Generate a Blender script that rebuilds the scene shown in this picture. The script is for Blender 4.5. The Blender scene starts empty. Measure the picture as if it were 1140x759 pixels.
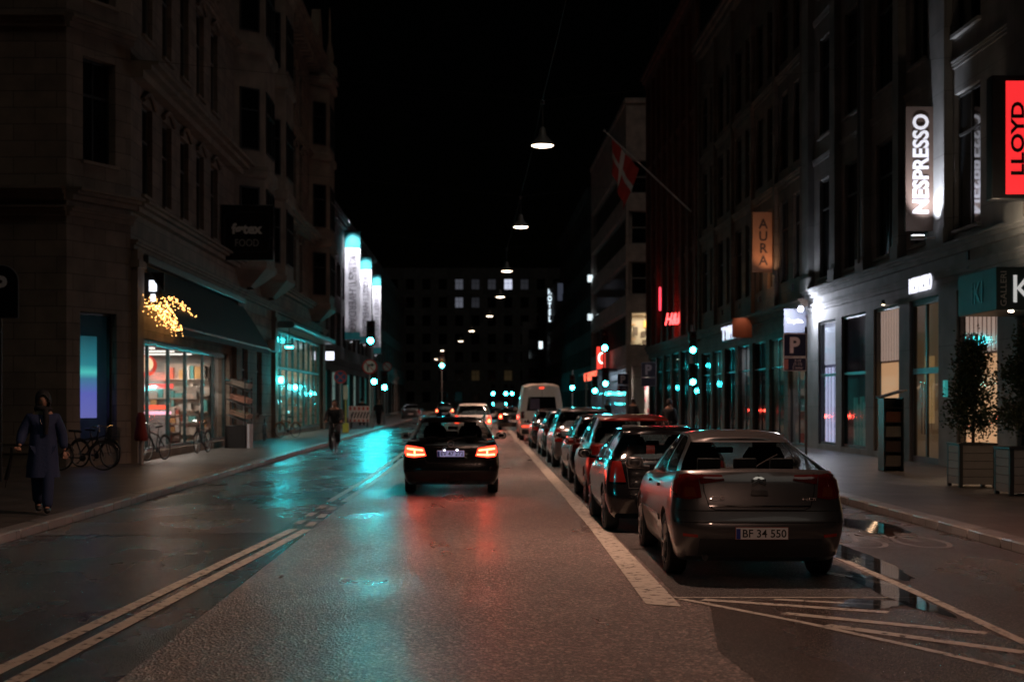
import bpy, bmesh, math, random
from mathutils import Vector, Matrix, noise
from mathutils.bvhtree import BVHTree
random.seed(7)
S = bpy.context.scene
R = math.radians

# ------------------------------------------------------------------ camera
cd = bpy.data.cameras.new('camera'); cam = bpy.data.objects.new('camera', cd); S.collection.objects.link(cam)
cam.location = (0, 0, 1.8); cam.rotation_euler = (R(90), 0, 0)
cd.sensor_width = 36; cd.lens = 36*1600/1140
cd.shift_x = 40/1140; cd.shift_y = 66.5/1140
cd.clip_end = 3000; cd.clip_start = .1
cd.dof.use_dof = True; cd.dof.focus_distance = 15; cd.dof.aperture_fstop = 2.0
S.camera = cam
# ------------------------------------------------------------------ night sky
SKY_STRENGTH = .00012
w = bpy.data.worlds.new('World'); S.world = w; w.use_nodes = True
nt = w.node_tree; bg = nt.nodes['Background']
sk = nt.nodes.new('ShaderNodeTexSky'); sk.sky_type = 'NISHITA'; sk.sun_disc = False
sk.sun_elevation = R(2); sk.sun_rotation = R(200)
nt.links.new(sk.outputs[0], bg.inputs[0]); bg.inputs[1].default_value = SKY_STRENGTH
# added sun-type fill lifting the dark upper facades; no moon is there
sd = bpy.data.lights.new('facade_fill', 'SUN'); sd.energy = .09; sd.angle = R(30); sd.color = (1, .9, .76)
so = bpy.data.objects.new('facade_fill', sd); S.collection.objects.link(so); so.rotation_euler = (R(30), 0, R(20))
# ------------------------------------------------------------------ exposure
vs = S.view_settings; vs.view_transform = 'Standard'; vs.look = 'None'; vs.gamma = 1; vs.exposure = 0
vs.use_curve_mapping = False
cy = S.cycles
cy.use_denoising = True
try: cy.denoiser = 'OPENIMAGEDENOISE'
except Exception: pass
cy.max_bounces = 5; cy.diffuse_bounces = 2; cy.glossy_bounces = 3; cy.transmission_bounces = 4
cy.transparent_max_bounces = 8; cy.volume_bounces = 0
cy.sample_clamp_indirect = 4; cy.sample_clamp_direct = 0; cy.use_light_tree = True
cy.caustics_reflective = False; cy.caustics_refractive = False; cy.use_adaptive_sampling = False

LAMP_W = 2900          # watts of one hanging street lamp
LAMP_C = (1, .57, .41)
SIG_W = 60
TEAL = (.02, .92, 1)

# ------------------------------------------------------------------ helpers
def at(px, py, Y):
    return Vector(((px-530)/1600*Y, Y, 1.8+(446-py)/1600*Y))

def link(o, parent=None):
    S.collection.objects.link(o)
    if parent is not None: o.parent = parent
    return o

def tag(o, label=None, cat=None, group=None, kind=None):
    if label: o['label'] = label
    if cat: o['category'] = cat
    if group: o['group'] = group
    if kind: o['kind'] = kind
    return o

def thing(name, label, cat, loc=(0, 0, 0), rz=0, group=None):
    o = bpy.data.objects.new(name, None); o.empty_display_size = .2
    link(o); o.location = loc; o.rotation_euler = (0, 0, rz)
    return tag(o, label, cat, group)

def kids(o): return [c for c in bpy.data.objects if c.parent == o]
_kidcache = {}
def copy_tree(o, parent=None):
    c = o.copy(); link(c, parent)
    for ch in list(o.children): copy_tree(ch, c)
    return c

def mesh_smooth(me, ang=32):
    bm = bmesh.new(); bm.from_mesh(me)
    bmesh.ops.remove_doubles(bm, verts=bm.verts, dist=1e-5)
    bmesh.ops.recalc_face_normals(bm, faces=bm.faces)
    a = R(ang)
    for f in bm.faces: f.smooth = True
    for e in bm.edges:
        if len(e.link_faces) != 2 or e.calc_face_angle(0) > a: e.smooth = False
        if len(e.link_faces) == 2 and e.link_faces[0].material_index != e.link_faces[1].material_index: e.smooth = False
    bm.to_mesh(me); bm.free()

class MB:
    def __init__(s): s.v = []; s.f = []; s.m = []
    def quad(s, a, b, c, d, m=0):
        n = len(s.v); s.v += [tuple(a), tuple(b), tuple(c), tuple(d)]; s.f.append((n, n+1, n+2, n+3)); s.m.append(m)
    def poly(s, pts, m=0):
        n = len(s.v); s.v += [tuple(p) for p in pts]; s.f.append(tuple(range(n, n+len(pts)))); s.m.append(m)
    def box(s, x0, x1, y0, y1, z0, z1, m=0):
        n = len(s.v)
        s.v += [(x0, y0, z0), (x1, y0, z0), (x1, y1, z0), (x0, y1, z0), (x0, y0, z1), (x1, y0, z1), (x1, y1, z1), (x0, y1, z1)]
        for q in ((0, 3, 2, 1), (4, 5, 6, 7), (0, 1, 5, 4), (1, 2, 6, 5), (2, 3, 7, 6), (3, 0, 4, 7)):
            s.f.append(tuple(n+i for i in q)); s.m.append(m)
        return s
    def cyl(s, p0, p1, r0, r1=None, seg=12, m=0, caps=True):
        if r1 is None: r1 = r0
        p0 = Vector(p0); p1 = Vector(p1); d = (p1-p0).normalized()
        a = d.orthogonal().normalized(); b = d.cross(a); n = len(s.v)
        for p, r in ((p0, r0), (p1, r1)):
            for i in range(seg):
                t = 2*math.pi*i/seg; s.v.append(tuple(p+a*math.cos(t)*r+b*math.sin(t)*r))
        for i in range(seg):
            j = (i+1) % seg; s.f.append((n+i, n+j, n+seg+j, n+seg+i)); s.m.append(m)
        if caps:
            s.f.append(tuple(n+i for i in reversed(range(seg)))); s.m.append(m)
            s.f.append(tuple(n+seg+i for i in range(seg))); s.m.append(m)
        return s
    def tube(s, pts, r, seg=8, m=0, closed=False):
        pts = [Vector(p) for p in pts]; n = len(pts); base = len(s.v); up = None
        for i, p in enumerate(pts):
            if closed: d = pts[(i+1) % n]-pts[i-1]
            else: d = pts[min(i+1, n-1)]-pts[max(i-1, 0)]
            d.normalize()
            if up is None: up = d.orthogonal().normalized()
            up = (up-d*up.dot(d)).normalized(); b = d.cross(up)
            rr = r[i] if isinstance(r, (list, tuple)) else r
            for k in range(seg):
                t = 2*math.pi*k/seg; s.v.append(tuple(p+up*math.cos(t)*rr+b*math.sin(t)*rr))
        for i in range(n if closed else n-1):
            j = (i+1) % n
            for k in range(seg):
                l = (k+1) % seg
                s.f.append((base+i*seg+k, base+i*seg+l, base+j*seg+l, base+j*seg+k)); s.m.append(m)
        if not closed:
            s.f.append(tuple(base+k for k in reversed(range(seg)))); s.m.append(m)
            s.f.append(tuple(base+(n-1)*seg+k for k in range(seg))); s.m.append(m)
        return s
    def lathe(s, prof, o, axis=(0, 0, 1), seg=24, m=0):
        o = Vector(o); ax = Vector(axis).normalized(); a = ax.orthogonal().normalized(); b = ax.cross(a); n = len(s.v)
        for r, h in prof:
            for i in range(seg):
                t = 2*math.pi*i/seg; s.v.append(tuple(o+ax*h+a*math.cos(t)*r+b*math.sin(t)*r))
        for k in range(len(prof)-1):
            for i in range(seg):
                j = (i+1) % seg
                s.f.append((n+k*seg+i, n+k*seg+j, n+(k+1)*seg+j, n+(k+1)*seg+i)); s.m.append(m)
        return s
    def grid(s, rows, m=0, closed=False):
        n = len(s.v); c = len(rows[0])
        for r in rows: s.v += [tuple(p) for p in r]
        for i in range(len(rows)-1):
            for j in range(c if closed else c-1):
                k = (j+1) % c
                s.f.append((n+i*c+j, n+i*c+k, n+(i+1)*c+k, n+(i+1)*c+j)); s.m.append(m)
        return s
    def disc(s, o, r, n, seg=20, m=0):
        o = Vector(o); n = Vector(n).normalized(); a = n.orthogonal().normalized(); b = n.cross(a)
        s.poly([o+a*math.cos(2*math.pi*i/seg)*r+b*math.sin(2*math.pi*i/seg)*r for i in range(seg)], m); return s
    def mesh(s, name, mats):
        me = bpy.data.meshes.new(name); me.from_pydata(s.v, [], s.f)
        for m in (mats if isinstance(mats, (list, tuple)) else [mats]): me.materials.append(m)
        for p, m in zip(me.polygons, s.m): p.material_index = m
        return me
    def build(s, name, mats, parent=None, smooth=None, world=False, bevel=0):
        if world and parent is not None:
            q = parent; off = Vector((0, 0, 0))
            while q is not None: off += q.location; q = q.parent
            s.v = [tuple(Vector(v)-off) for v in s.v]
        me = s.mesh(name, mats)
        mesh_smooth(me, smooth if smooth else 20)
        o = link(bpy.data.objects.new(name, me), parent)
        if bevel:
            b = o.modifiers.new('bevel', 'BEVEL'); b.width = bevel; b.segments = 2; b.limit_method = 'ANGLE'; b.angle_limit = R(40)
        return o

# ------------------------------------------------------------------ materials
_M = {}
def pmat(name, col, rough=.6, metal=0, var=.15, scale=6, bump=.0, bscale=60, emis=None, es=0, coat=0, rvar=.1, spec=.5, detail=4):
    if name in _M: return _M[name]
    m = bpy.data.materials.new(name); m.use_nodes = True; t = m.node_tree; b = t.nodes['Principled BSDF']
    L = t.links.new
    tc = t.nodes.new('ShaderNodeTexCoord'); nz = t.nodes.new('ShaderNodeTexNoise'); nz.inputs['Scale'].default_value = scale
    nz.inputs['Detail'].default_value = detail
    L(tc.outputs['Object'], nz.inputs['Vector'])
    cr = t.nodes.new('ShaderNodeMix'); cr.data_type = 'RGBA'
    cr.inputs[6].default_value = (*[max(0, c*(1-var)) for c in col], 1); cr.inputs[7].default_value = (*[min(1, c*(1+var)) for c in col], 1)
    L(nz.outputs['Fac'], cr.inputs[0]); L(cr.outputs[2], b.inputs['Base Color'])
    mr = t.nodes.new('ShaderNodeMapRange'); mr.inputs[3].default_value = max(.02, rough-rvar); mr.inputs[4].default_value = min(1, rough+rvar)
    L(nz.outputs['Fac'], mr.inputs[0]); L(mr.outputs[0], b.inputs['Roughness'])
    b.inputs['Metallic'].default_value = metal; b.inputs['Specular IOR Level'].default_value = spec
    if coat: b.inputs['Coat Weight'].default_value = coat; b.inputs['Coat Roughness'].default_value = .04
    if emis: b.inputs['Emission Color'].default_value = (*emis, 1); b.inputs['Emission Strength'].default_value = es
    if bump:
        n2 = t.nodes.new('ShaderNodeTexNoise'); n2.inputs['Scale'].default_value = bscale; L(tc.outputs['Object'], n2.inputs['Vector'])
        bp = t.nodes.new('ShaderNodeBump'); bp.inputs['Strength'].default_value = bump; bp.inputs['Distance'].default_value = .02
        L(n2.outputs['Fac'], bp.inputs['Height']); L(bp.outputs[0], b.inputs['Normal'])
    _M[name] = m; return m

def emat(name, col, s):
    return pmat(name, tuple(c*.5 for c in col), .4, emis=col, es=s, var=.05)

def two_sided_fresnel(t, ior):
    """Fresnel that gives the same reflection from either face of a thin sheet"""
    g = t.nodes.new('ShaderNodeNewGeometry'); mr = t.nodes.new('ShaderNodeMapRange'); mr.inputs[3].default_value = ior; mr.inputs[4].default_value = 1/ior
    fr = t.nodes.new('ShaderNodeFresnel'); t.links.new(g.outputs['Backfacing'], mr.inputs[0]); t.links.new(mr.outputs[0], fr.inputs[0]); return fr
def glassmat(name, tint=(.5, .52, .5), gloss=1.0, rough=.02):
    if name in _M: return _M[name]
    m = bpy.data.materials.new(name); m.use_nodes = True; t = m.node_tree; t.nodes.clear(); L = t.links.new
    o = t.nodes.new('ShaderNodeOutputMaterial'); mx = t.nodes.new('ShaderNodeMixShader'); tr = t.nodes.new('ShaderNodeBsdfTransparent')
    gl = t.nodes.new('ShaderNodeBsdfGlossy'); fr = two_sided_fresnel(t, 1.5)
    tc = t.nodes.new('ShaderNodeTexCoord'); nz = t.nodes.new('ShaderNodeTexNoise'); nz.inputs['Scale'].default_value = 9
    L(tc.outputs['Object'], nz.inputs['Vector'])
    mr = t.nodes.new('ShaderNodeMapRange'); mr.inputs[3].default_value = rough; mr.inputs[4].default_value = rough+.06
    L(nz.outputs['Fac'], mr.inputs[0]); L(mr.outputs[0], gl.inputs['Roughness'])
    tr.inputs[0].default_value = (*tint, 1); gl.inputs['Color'].default_value = (gloss, gloss, gloss, 1)
    ad = t.nodes.new('ShaderNodeMath'); ad.operation = 'MULTIPLY_ADD'; ad.inputs[1].default_value = 1.1; ad.inputs[2].default_value = .03
    L(fr.outputs[0], ad.inputs[0])
    L(ad.outputs[0], mx.inputs[0]); L(tr.outputs[0], mx.inputs[1]); L(gl.outputs[0], mx.inputs[2]); L(mx.outputs[0], o.inputs[0])
    _M[name] = m; return m

def stonemat(name, col, bw=.9, bh=.35, joint=.35, rough=.8, var=.2, bump=.6, axis='YZ', mortar=.012, mcol=None):
    if name in _M: return _M[name]
    m = bpy.data.materials.new(name); m.use_nodes = True; t = m.node_tree; b = t.nodes['Principled BSDF']; L = t.links.new
    tc = t.nodes.new('ShaderNodeTexCoord'); sp = t.nodes.new('ShaderNodeSeparateXYZ'); cb = t.nodes.new('ShaderNodeCombineXYZ')
    L(tc.outputs['Object'], sp.inputs[0]); ad = t.nodes.new('ShaderNodeMath'); ad.operation = 'ADD'
    L(sp.outputs[0], ad.inputs[0]); L(sp.outputs[1], ad.inputs[1]); L(ad.outputs[0], cb.inputs[0]); L(sp.outputs[2 if axis == 'YZ' else 1], cb.inputs[1])
    if axis == 'XY': L(sp.outputs[0], cb.inputs[0])
    br = t.nodes.new('ShaderNodeTexBrick'); L(cb.outputs[0], br.inputs['Vector'])
    br.inputs['Scale'].default_value = 1; br.inputs['Brick Width'].default_value = bw; br.inputs['Row Height'].default_value = bh
    br.inputs['Mortar Size'].default_value = mortar; br.inputs['Mortar Smooth'].default_value = .3
    br.inputs['Color1'].default_value = (*[c*(1-var) for c in col], 1); br.inputs['Color2'].default_value = (*[min(1, c*(1+var)) for c in col], 1)
    mc = mcol or tuple(c*joint for c in col); br.inputs['Mortar'].default_value = (*mc, 1)
    nz = t.nodes.new('ShaderNodeTexNoise'); nz.inputs['Scale'].default_value = 1.3; nz.inputs['Detail'].default_value = 6; L(tc.outputs['Object'], nz.inputs['Vector'])
    mx = t.nodes.new('ShaderNodeMix'); mx.data_type = 'RGBA'; mx.blend_type = 'MULTIPLY'; mx.inputs[0].default_value = .8
    mr = t.nodes.new('ShaderNodeMapRange'); mr.inputs[1].default_value = .3; mr.inputs[2].default_value = .7; mr.inputs[3].default_value = .55; mr.inputs[4].default_value = 1.1
    L(nz.outputs['Fac'], mr.inputs[0]); L(br.outputs['Color'], mx.inputs[6]); L(mr.outputs[0], mx.inputs[7]); L(mx.outputs[2], b.inputs['Base Color'])
    b.inputs['Roughness'].default_value = rough
    n2 = t.nodes.new('ShaderNodeTexNoise'); n2.inputs['Scale'].default_value = 40; L(tc.outputs['Object'], n2.inputs['Vector'])
    ma = t.nodes.new('ShaderNodeMath'); ma.operation = 'MULTIPLY_ADD'; ma.inputs[1].default_value = -1.5; L(br.outputs['Fac'], ma.inputs[0]); L(n2.outputs['Fac'], ma.inputs[2])
    bp = t.nodes.new('ShaderNodeBump'); bp.inputs['Strength'].default_value = bump; bp.inputs['Distance'].default_value = .01
    L(ma.outputs[0], bp.inputs['Height']); L(bp.outputs[0], b.inputs['Normal'])
    _M[name] = m; return m

black = pmat('black_paint', (.012, .012, .013), .35, var=.3)
blackmetal = pmat('black_metal', (.02, .021, .024), .4, .6, var=.3)
grey_metal = pmat('galvanised_steel', (.3, .31, .32), .4, .9, var=.15, scale=20)
dark_metal = pmat('dark_metal', (.06, .062, .065), .45, .7)
chrome = pmat('chrome', (.7, .7, .7), .12, 1, var=.05)
rubber = pmat('tyre_rubber', (.014, .014, .015), .7, bump=.2)
plastic = pmat('black_plastic', (.02, .02, .022), .5, bump=.1, bscale=200)
glass_shop = glassmat('shop_glass', (.85, .9, .88))
glass_car = glassmat('car_glass', (.7, .74, .74))
glass_dark = pmat('dark_window_glass', (.006, .007, .008), .08, var=.3, rvar=.05, spec=.8)
wood = pmat('painted_wood', (.25, .24, .22), .5)
white_paint = pmat('white_paint', (.7, .7, .68), .5)

def spot(parent, loc, direction, watts, col, angle=150, blend=.5, radius=.12, name='light'):
    d = bpy.data.lights.new(name, 'SPOT'); d.energy = watts; d.color = col; d.spot_size = R(angle); d.spot_blend = blend; d.shadow_soft_size = radius
    o = link(bpy.data.objects.new(name, d), parent); o.location = loc
    o.rotation_euler = Vector(direction).to_track_quat('-Z', 'Y').to_euler(); return o
def point(parent, loc, watts, col, radius=.1, name='light'):
    d = bpy.data.lights.new(name, 'POINT'); d.energy = watts; d.color = col; d.shadow_soft_size = radius
    o = link(bpy.data.objects.new(name, d), parent); o.location = loc; return o
def area(parent, loc, direction, sx, sy, watts, col, name='light'):
    d = bpy.data.lights.new(name, 'AREA'); d.shape = 'RECTANGLE'; d.size = sx; d.size_y = sy; d.energy = watts; d.color = col
    o = link(bpy.data.objects.new(name, d), parent); o.location = loc
    o.rotation_euler = Vector(direction).to_track_quat('-Z', 'Y').to_euler(); return o

def text(name, body, mat, parent, origin, xdir, updir, w=None, h=None, extrude=.01, align='CENTER', bold=.0):
    """lettering as a mesh; origin = centre of its box (parent space); fitted to w x h"""
    cu = bpy.data.curves.new('t', 'FONT'); cu.body = body; cu.size = 1; cu.extrude = .01; cu.offset = bold; cu.resolution_u = 3
    cu.space_line = .9; cu.align_x = align
    tmp = bpy.data.objects.new('t', cu); S.collection.objects.link(tmp)
    me = bpy.data.meshes.new_from_object(tmp.evaluated_get(bpy.context.evaluated_depsgraph_get()))
    bpy.data.objects.remove(tmp); bpy.data.curves.remove(cu)
    xs = [v.co.x for v in me.vertices]; ys = [v.co.y for v in me.vertices]
    cx = (min(xs)+max(xs))/2; cyy = (min(ys)+max(ys))/2; ww = max(xs)-min(xs); hh = max(ys)-min(ys)
    sx = w/ww if w else (h/hh); sy = h/hh if h else sx
    X = Vector(xdir).normalized(); U = Vector(updir).normalized(); N = X.cross(U); o = Vector(origin)
    for v in me.vertices:
        v.co = o+X*((v.co.x-cx)*sx)+U*((v.co.y-cyy)*sy)+N*(extrude if v.co.z > 0 else 0)
    me.name = name; me.materials.clear(); me.materials.append(mat)
    return link(bpy.data.objects.new(name, me), parent)

def lerp(a, b, t): return a+(b-a)*t
def interp(tab, x):
    if x <= tab[0][0]: return tab[0][1]
    for (a, fa), (b, fb) in zip(tab, tab[1:]):
        if x <= b:
            t = (x-a)/(b-a); t = t*t*(3-2*t)*.5+t*.5
            return fa+(fb-fa)*t
    return tab[-1][1]

def skin_mesh(name, verts, edges, radii, root=0, levels=1):
    me = bpy.data.meshes.new(name); me.from_pydata([tuple(v) for v in verts], edges, [])
    o = bpy.data.objects.new(name, me); S.collection.objects.link(o)
    sk = o.modifiers.new('s', 'SKIN'); sk.use_smooth_shade = True
    for i, r in enumerate(radii):
        sv = me.skin_vertices[0].data[i]; sv.radius = (r, r) if not isinstance(r, tuple) else r
        sv.use_root = (i == root)
    su = o.modifiers.new('u', 'SUBSURF'); su.levels = levels; su.render_levels = levels
    m2 = bpy.data.meshes.new_from_object(o.evaluated_get(bpy.context.evaluated_depsgraph_get()))
    bpy.data.objects.remove(o); bpy.data.meshes.remove(me); m2.name = name
    for p in m2.polygons: p.use_smooth = True
    return m2
def mesh_to_mb(mb, me, m=0):
    n = len(mb.v)
    mb.v += [tuple(v.co) for v in me.vertices]
    for p in me.polygons: mb.f.append(tuple(n+i for i in p.vertices)); mb.m.append(m)
# ================================================================== GROUND
def road_material(name, base, patchy, grain, rlo, rhi, wet=.5):
    m = bpy.data.materials.new(name); m.use_nodes = True; t = m.node_tree; b = t.nodes['Principled BSDF']; L = t.links.new
    tc = t.nodes.new('ShaderNodeTexCoord')
    def nz(s, d=4, sc=None):
        n = t.nodes.new('ShaderNodeTexNoise'); n.inputs['Scale'].default_value = s; n.inputs['Detail'].default_value = d
        if sc:
            mp = t.nodes.new('ShaderNodeMapping'); mp.inputs['Scale'].default_value = sc; L(tc.outputs['Object'], mp.inputs[0]); L(mp.outputs[0], n.inputs['Vector'])
        else: L(tc.outputs['Object'], n.inputs['Vector'])
        return n
    big = nz(.35, 5, (1.6, .35, 1)); fine = nz(grain, 3)
    vo = t.nodes.new('ShaderNodeTexVoronoi'); vo.inputs['Scale'].default_value = grain; L(tc.outputs['Object'], vo.inputs['Vector'])
    ml = t.nodes.new('ShaderNodeMapRange'); ml.inputs[3].default_value = .55; ml.inputs[4].default_value = 1.5
    sc = t.nodes.new('ShaderNodeSeparateColor'); L(vo.outputs['Color'], sc.inputs[0]); pw = t.nodes.new('ShaderNodeMath'); pw.operation = 'POWER'; pw.inputs[1].default_value = 5; L(sc.outputs[0], pw.inputs[0]); L(pw.outputs[0], ml.inputs[0])
    ml.inputs[3].default_value = .55; ml.inputs[4].default_value = 5.5  # rare pale cells: light stones, also standing in for wet glints
    m2 = t.nodes.new('ShaderNodeMapRange'); m2.inputs[1].default_value = .3; m2.inputs[2].default_value = .7; m2.inputs[3].default_value = 1-patchy; m2.inputs[4].default_value = 1+patchy
    L(big.outputs['Fac'], m2.inputs[0])
    mu = t.nodes.new('ShaderNodeMath'); mu.operation = 'MULTIPLY'; L(ml.outputs[0], mu.inputs[0]); L(m2.outputs[0], mu.inputs[1])
    vm = t.nodes.new('ShaderNodeVectorMath'); vm.operation = 'SCALE'; vm.inputs[0].default_value = base; L(mu.outputs[0], vm.inputs['Scale']); L(vm.outputs[0], b.inputs['Base Color'])
    rr = t.nodes.new('ShaderNodeMapRange'); rr.inputs[1].default_value = .35; rr.inputs[2].default_value = .65; rr.inputs[3].default_value = rlo; rr.inputs[4].default_value = rhi
    wn = nz(.8, 5, (1, .4, 1)); L(wn.outputs['Fac'], rr.inputs[0]); L(rr.outputs[0], b.inputs['Roughness'])
    b.inputs['Specular IOR Level'].default_value = wet
    bp = t.nodes.new('ShaderNodeBump'); bp.inputs['Distance'].default_value = .024
    bs = t.nodes.new('ShaderNodeMapRange'); bs.inputs[1].default_value = .35; bs.inputs[2].default_value = .6; bs.inputs[3].default_value = .75; bs.inputs[4].default_value = 1
    L(wn.outputs['Fac'], bs.inputs[0]); L(bs.outputs[0], bp.inputs['Strength'])
    ad = t.nodes.new('ShaderNodeMath'); ad.operation = 'ADD'; L(vo.outputs['Distance'], ad.inputs[0]); L(fine.outputs['Fac'], ad.inputs[1])
    L(ad.outputs[0], bp.inputs['Height']); L(bp.outputs[0], b.inputs['Normal'])
    _M[name] = m; return m

def struct(name, mb, m, smooth=None):
    o = mb.build(name, m, None, smooth); o['kind'] = 'structure'; return o

asphalt_old = road_material('coarse_wet_asphalt', (.1, .07, .06), .2, 46, .27, .42, 1.0)
asphalt_new = road_material('smooth_wet_asphalt', (.017, .0165, .017), .3, 90, .2, .34, .4)
def sheet(x0, x1, y0, y1, z): return MB().box(x0, x1, y0, y1, z-.003, z)
struct('ground', MB().box(-900, 900, -300, 1500, -.3, -.02), pmat('ground_dirt', (.04, .04, .04), .8))
struct('road', MB().box(-2.3, 6.42, -40, 300, -.02, 0), asphalt_old)
# smoother newer lane on the left
struct('road_lane', MB().box(-5.95, -2.3, -40, 300, -.02, .001), asphalt_new)
# patches of newer asphalt
mb = MB(); mb.poly([(-5.9, 19.2, .004), (-2.75, 19.6, .004), (-2.72, 25.2, .004), (-5.9, 24.6, .004)])
struct('road_patch', mb, road_material('light_patch_asphalt', (.05, .046, .043), .3, 100, .2, .35, .6))
mb = MB(); mb.poly([(1.9, 7.2, .004), (4.2, 5.6, .004), (6.4, 5.6, .004), (6.4, 30, .004), (4.05, 30, .004), (4.1, 12.95, .004), (2.1, 12.95, .004), (1.75, 10.4, .004)])
struct('cycle_lane_surface', mb, road_material('cycle_lane_asphalt', (.075, .056, .049), .3, 110, .2, .38, .6))
mb = MB(); mb.poly([(1.85, 13, .0035), (4.05, 13, .0035), (4.05, 110, .0035), (2.1, 110, .0035)])
struct('parking_lane_surface', mb, road_material('parking_asphalt', (.06, .055, .052), .25, 90, .3, .5, .6))

paving = stonemat('pavement_slabs', (.095, .086, .078), .62, .8, .4, .42, .2, .5, axis='XY')
kerbm = stonemat('granite_kerb', (.2, .19, .185), 1.1, 5, .3, .4, .2, .4)
# pavements (0.12 m step)
struct('pavement_left', MB().box(-60, -6.25, -40, 300, -.02, .12), paving)
struct('pavement_right', MB().box(6.72, 60, -40, 300, -.02, .12), paving)
kb = MB()
y = -40
while y < 300:
    kb.box(-6.25, -5.95, y, y+1.19, -.02, .13+random.uniform(-.004, .004)); y += 1.2
struct('kerb_left', kb, kerbm).modifiers.new('b', 'BEVEL').width = .02
kb = MB(); y = -40
while y < 300:
    kb.box(6.42, 6.72, y, y+1.19, -.02, .13+random.uniform(-.004, .004)); y += 1.2
struct('kerb_right', kb, kerbm).modifiers.new('b', 'BEVEL').width = .02

# markings
def paint_material():
    m = bpy.data.materials.new('worn_road_paint'); m.use_nodes = True; t = m.node_tree; L = t.links.new; b = t.nodes['Principled BSDF']
    o = t.nodes['Material Output']; tc = t.nodes.new('ShaderNodeTexCoord')
    n = t.nodes.new('ShaderNodeTexNoise'); n.inputs['Scale'].default_value = 9; n.inputs['Detail'].default_value = 9; L(tc.outputs['Object'], n.inputs['Vector'])
    n.inputs['Roughness'].default_value = .7
    cr = t.nodes.new('ShaderNodeMapRange'); cr.inputs[1].default_value = .35; cr.inputs[2].default_value = .47; L(n.outputs['Fac'], cr.inputs[0])
    c = t.nodes.new('ShaderNodeMix'); c.data_type = 'RGBA'; c.inputs[6].default_value = (.3, .28, .24, 1); c.inputs[7].default_value = (.55, .5, .42, 1); L(n.outputs['Fac'], c.inputs[0])
    L(c.outputs[2], b.inputs['Base Color']); b.inputs['Roughness'].default_value = .42
    tr = t.nodes.new('ShaderNodeBsdfTransparent'); mx = t.nodes.new('ShaderNodeMixShader'); L(cr.outputs[0], mx.inputs[0]); L(tr.outputs[0], mx.inputs[1]); L(b.outputs[0], mx.inputs[2]); L(mx.outputs[0], o.inputs[0])
    return m
paint = paint_material()
def stripe(mb, pts, w, z=.008):
    """ribbon of width w along ground polyline"""
    P = [Vector((x, y, 0)) for x, y in pts]; rows = []
    for i, p in enumerate(P):
        d = (P[min(i+1, len(P)-1)]-P[max(i-1, 0)]).normalized(); n = Vector((-d.y, d.x, 0))
        rows.append([(p+n*w/2).to_tuple()[:2]+(z,), (p-n*w/2).to_tuple()[:2]+(z,)])
    mb.grid(rows)
m1 = MB()
stripe(m1, [(-3.6, 1.5), (-3.18, 9.6), (-2.56, 20.1)], .13); stripe(m1, [(-3.37, 1.5), (-2.93, 9.6), (-2.36, 20.1)], .13)
for a in (20.9, 22.4, 23.9):
    stripe(m1, [(-2.62, a), (-2.6, a+.7)], .12); stripe(m1, [(-2.4, a-.3), (-2.4, a+.4)], .12)
stripe(m1, [(-2.62, 25.6), (-2.5, 33), (-2.5, 52)], .12); stripe(m1, [(-2.36, 25.6), (-2.26, 33), (-2.26, 52)], .12)
struct('lane_line', m1, paint)
m1 = MB(); rows = []
m1.poly([(1.5, 12.7, .008), (1.79, 12.55, .008), (1.84, 20, .008), (1.6, 20, .008)])
m1.poly([(1.6, 20, .008), (1.84, 20, .008), (2.3, 110, .008), (2.0, 110, .008)])
struct('parking_line', m1, paint)
m1 = MB()
stripe(m1, [(1.85, 13.05), (2.7, 11.55), (3.2, 10.5), (3.75, 9.2)], .08)
stripe(m1, [(4.15, 16.8), (4.12, 13), (4.05, 9.4)], .1)
stripe(m1, [(2.05, 12.98), (3.5, 12.2)], .13); stripe(m1, [(2.7, 13.0), (3.55, 12.65)], .1)
stripe(m1, [(2.6, 12.15), (3.95, 11.1)], .14); stripe(m1, [(2.8, 11.5), (3.92, 10.25)], .14)
stripe(m1, [(1.8, 13.12), (4.1, 13.12)], .05)
stripe(m1, [(4.1, 17.2), (4.15, 110)], .1, .009)
stripe(m1, [(3.6, 15.2), (4.05, 14.0)], .12)
struct('hatched_marking', m1, paint)
# cycle symbol
m1 = MB()
def ring(cx, cyy, rx, ry): stripe(m1, [(cx+rx*math.cos(a*math.pi/10), cyy+ry*math.sin(a*math.pi/10)) for a in range(21)], .07)
ring(4.85, 18.3, .3, .75); ring(5.65, 18.3, .3, .75)
stripe(m1, [(4.85, 18.3), (5.1, 19.6), (5.5, 19.6), (5.65, 18.3)], .07); stripe(m1, [(5.1, 19.6), (5.3, 18.2), (5.5, 19.6)], .07); stripe(m1, [(5.3, 18.2), (4.85, 18.3)], .07)
struct('cycle_symbol', m1, pmat('worn_grey_paint', (.15, .135, .12), .45, var=.5, scale=14))
# seams / cracks
m1 = MB()
stripe(m1, [(.2, 36.5), (.7, 36.3), (1.3, 36.6), (1.75, 36.4)], .07, .006)
stripe(m1, [(-5.9, 19.15), (-2.75, 19.55)], .04, .006)
stripe(m1, [(.05, 24+i*6+0.0) if i % 2 else (.12, 24+i*6) for i in range(10)], .02, .006)
struct('road_seam', m1, pmat('bitumen', (.015, .015, .015), .3, bump=.3))
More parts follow.
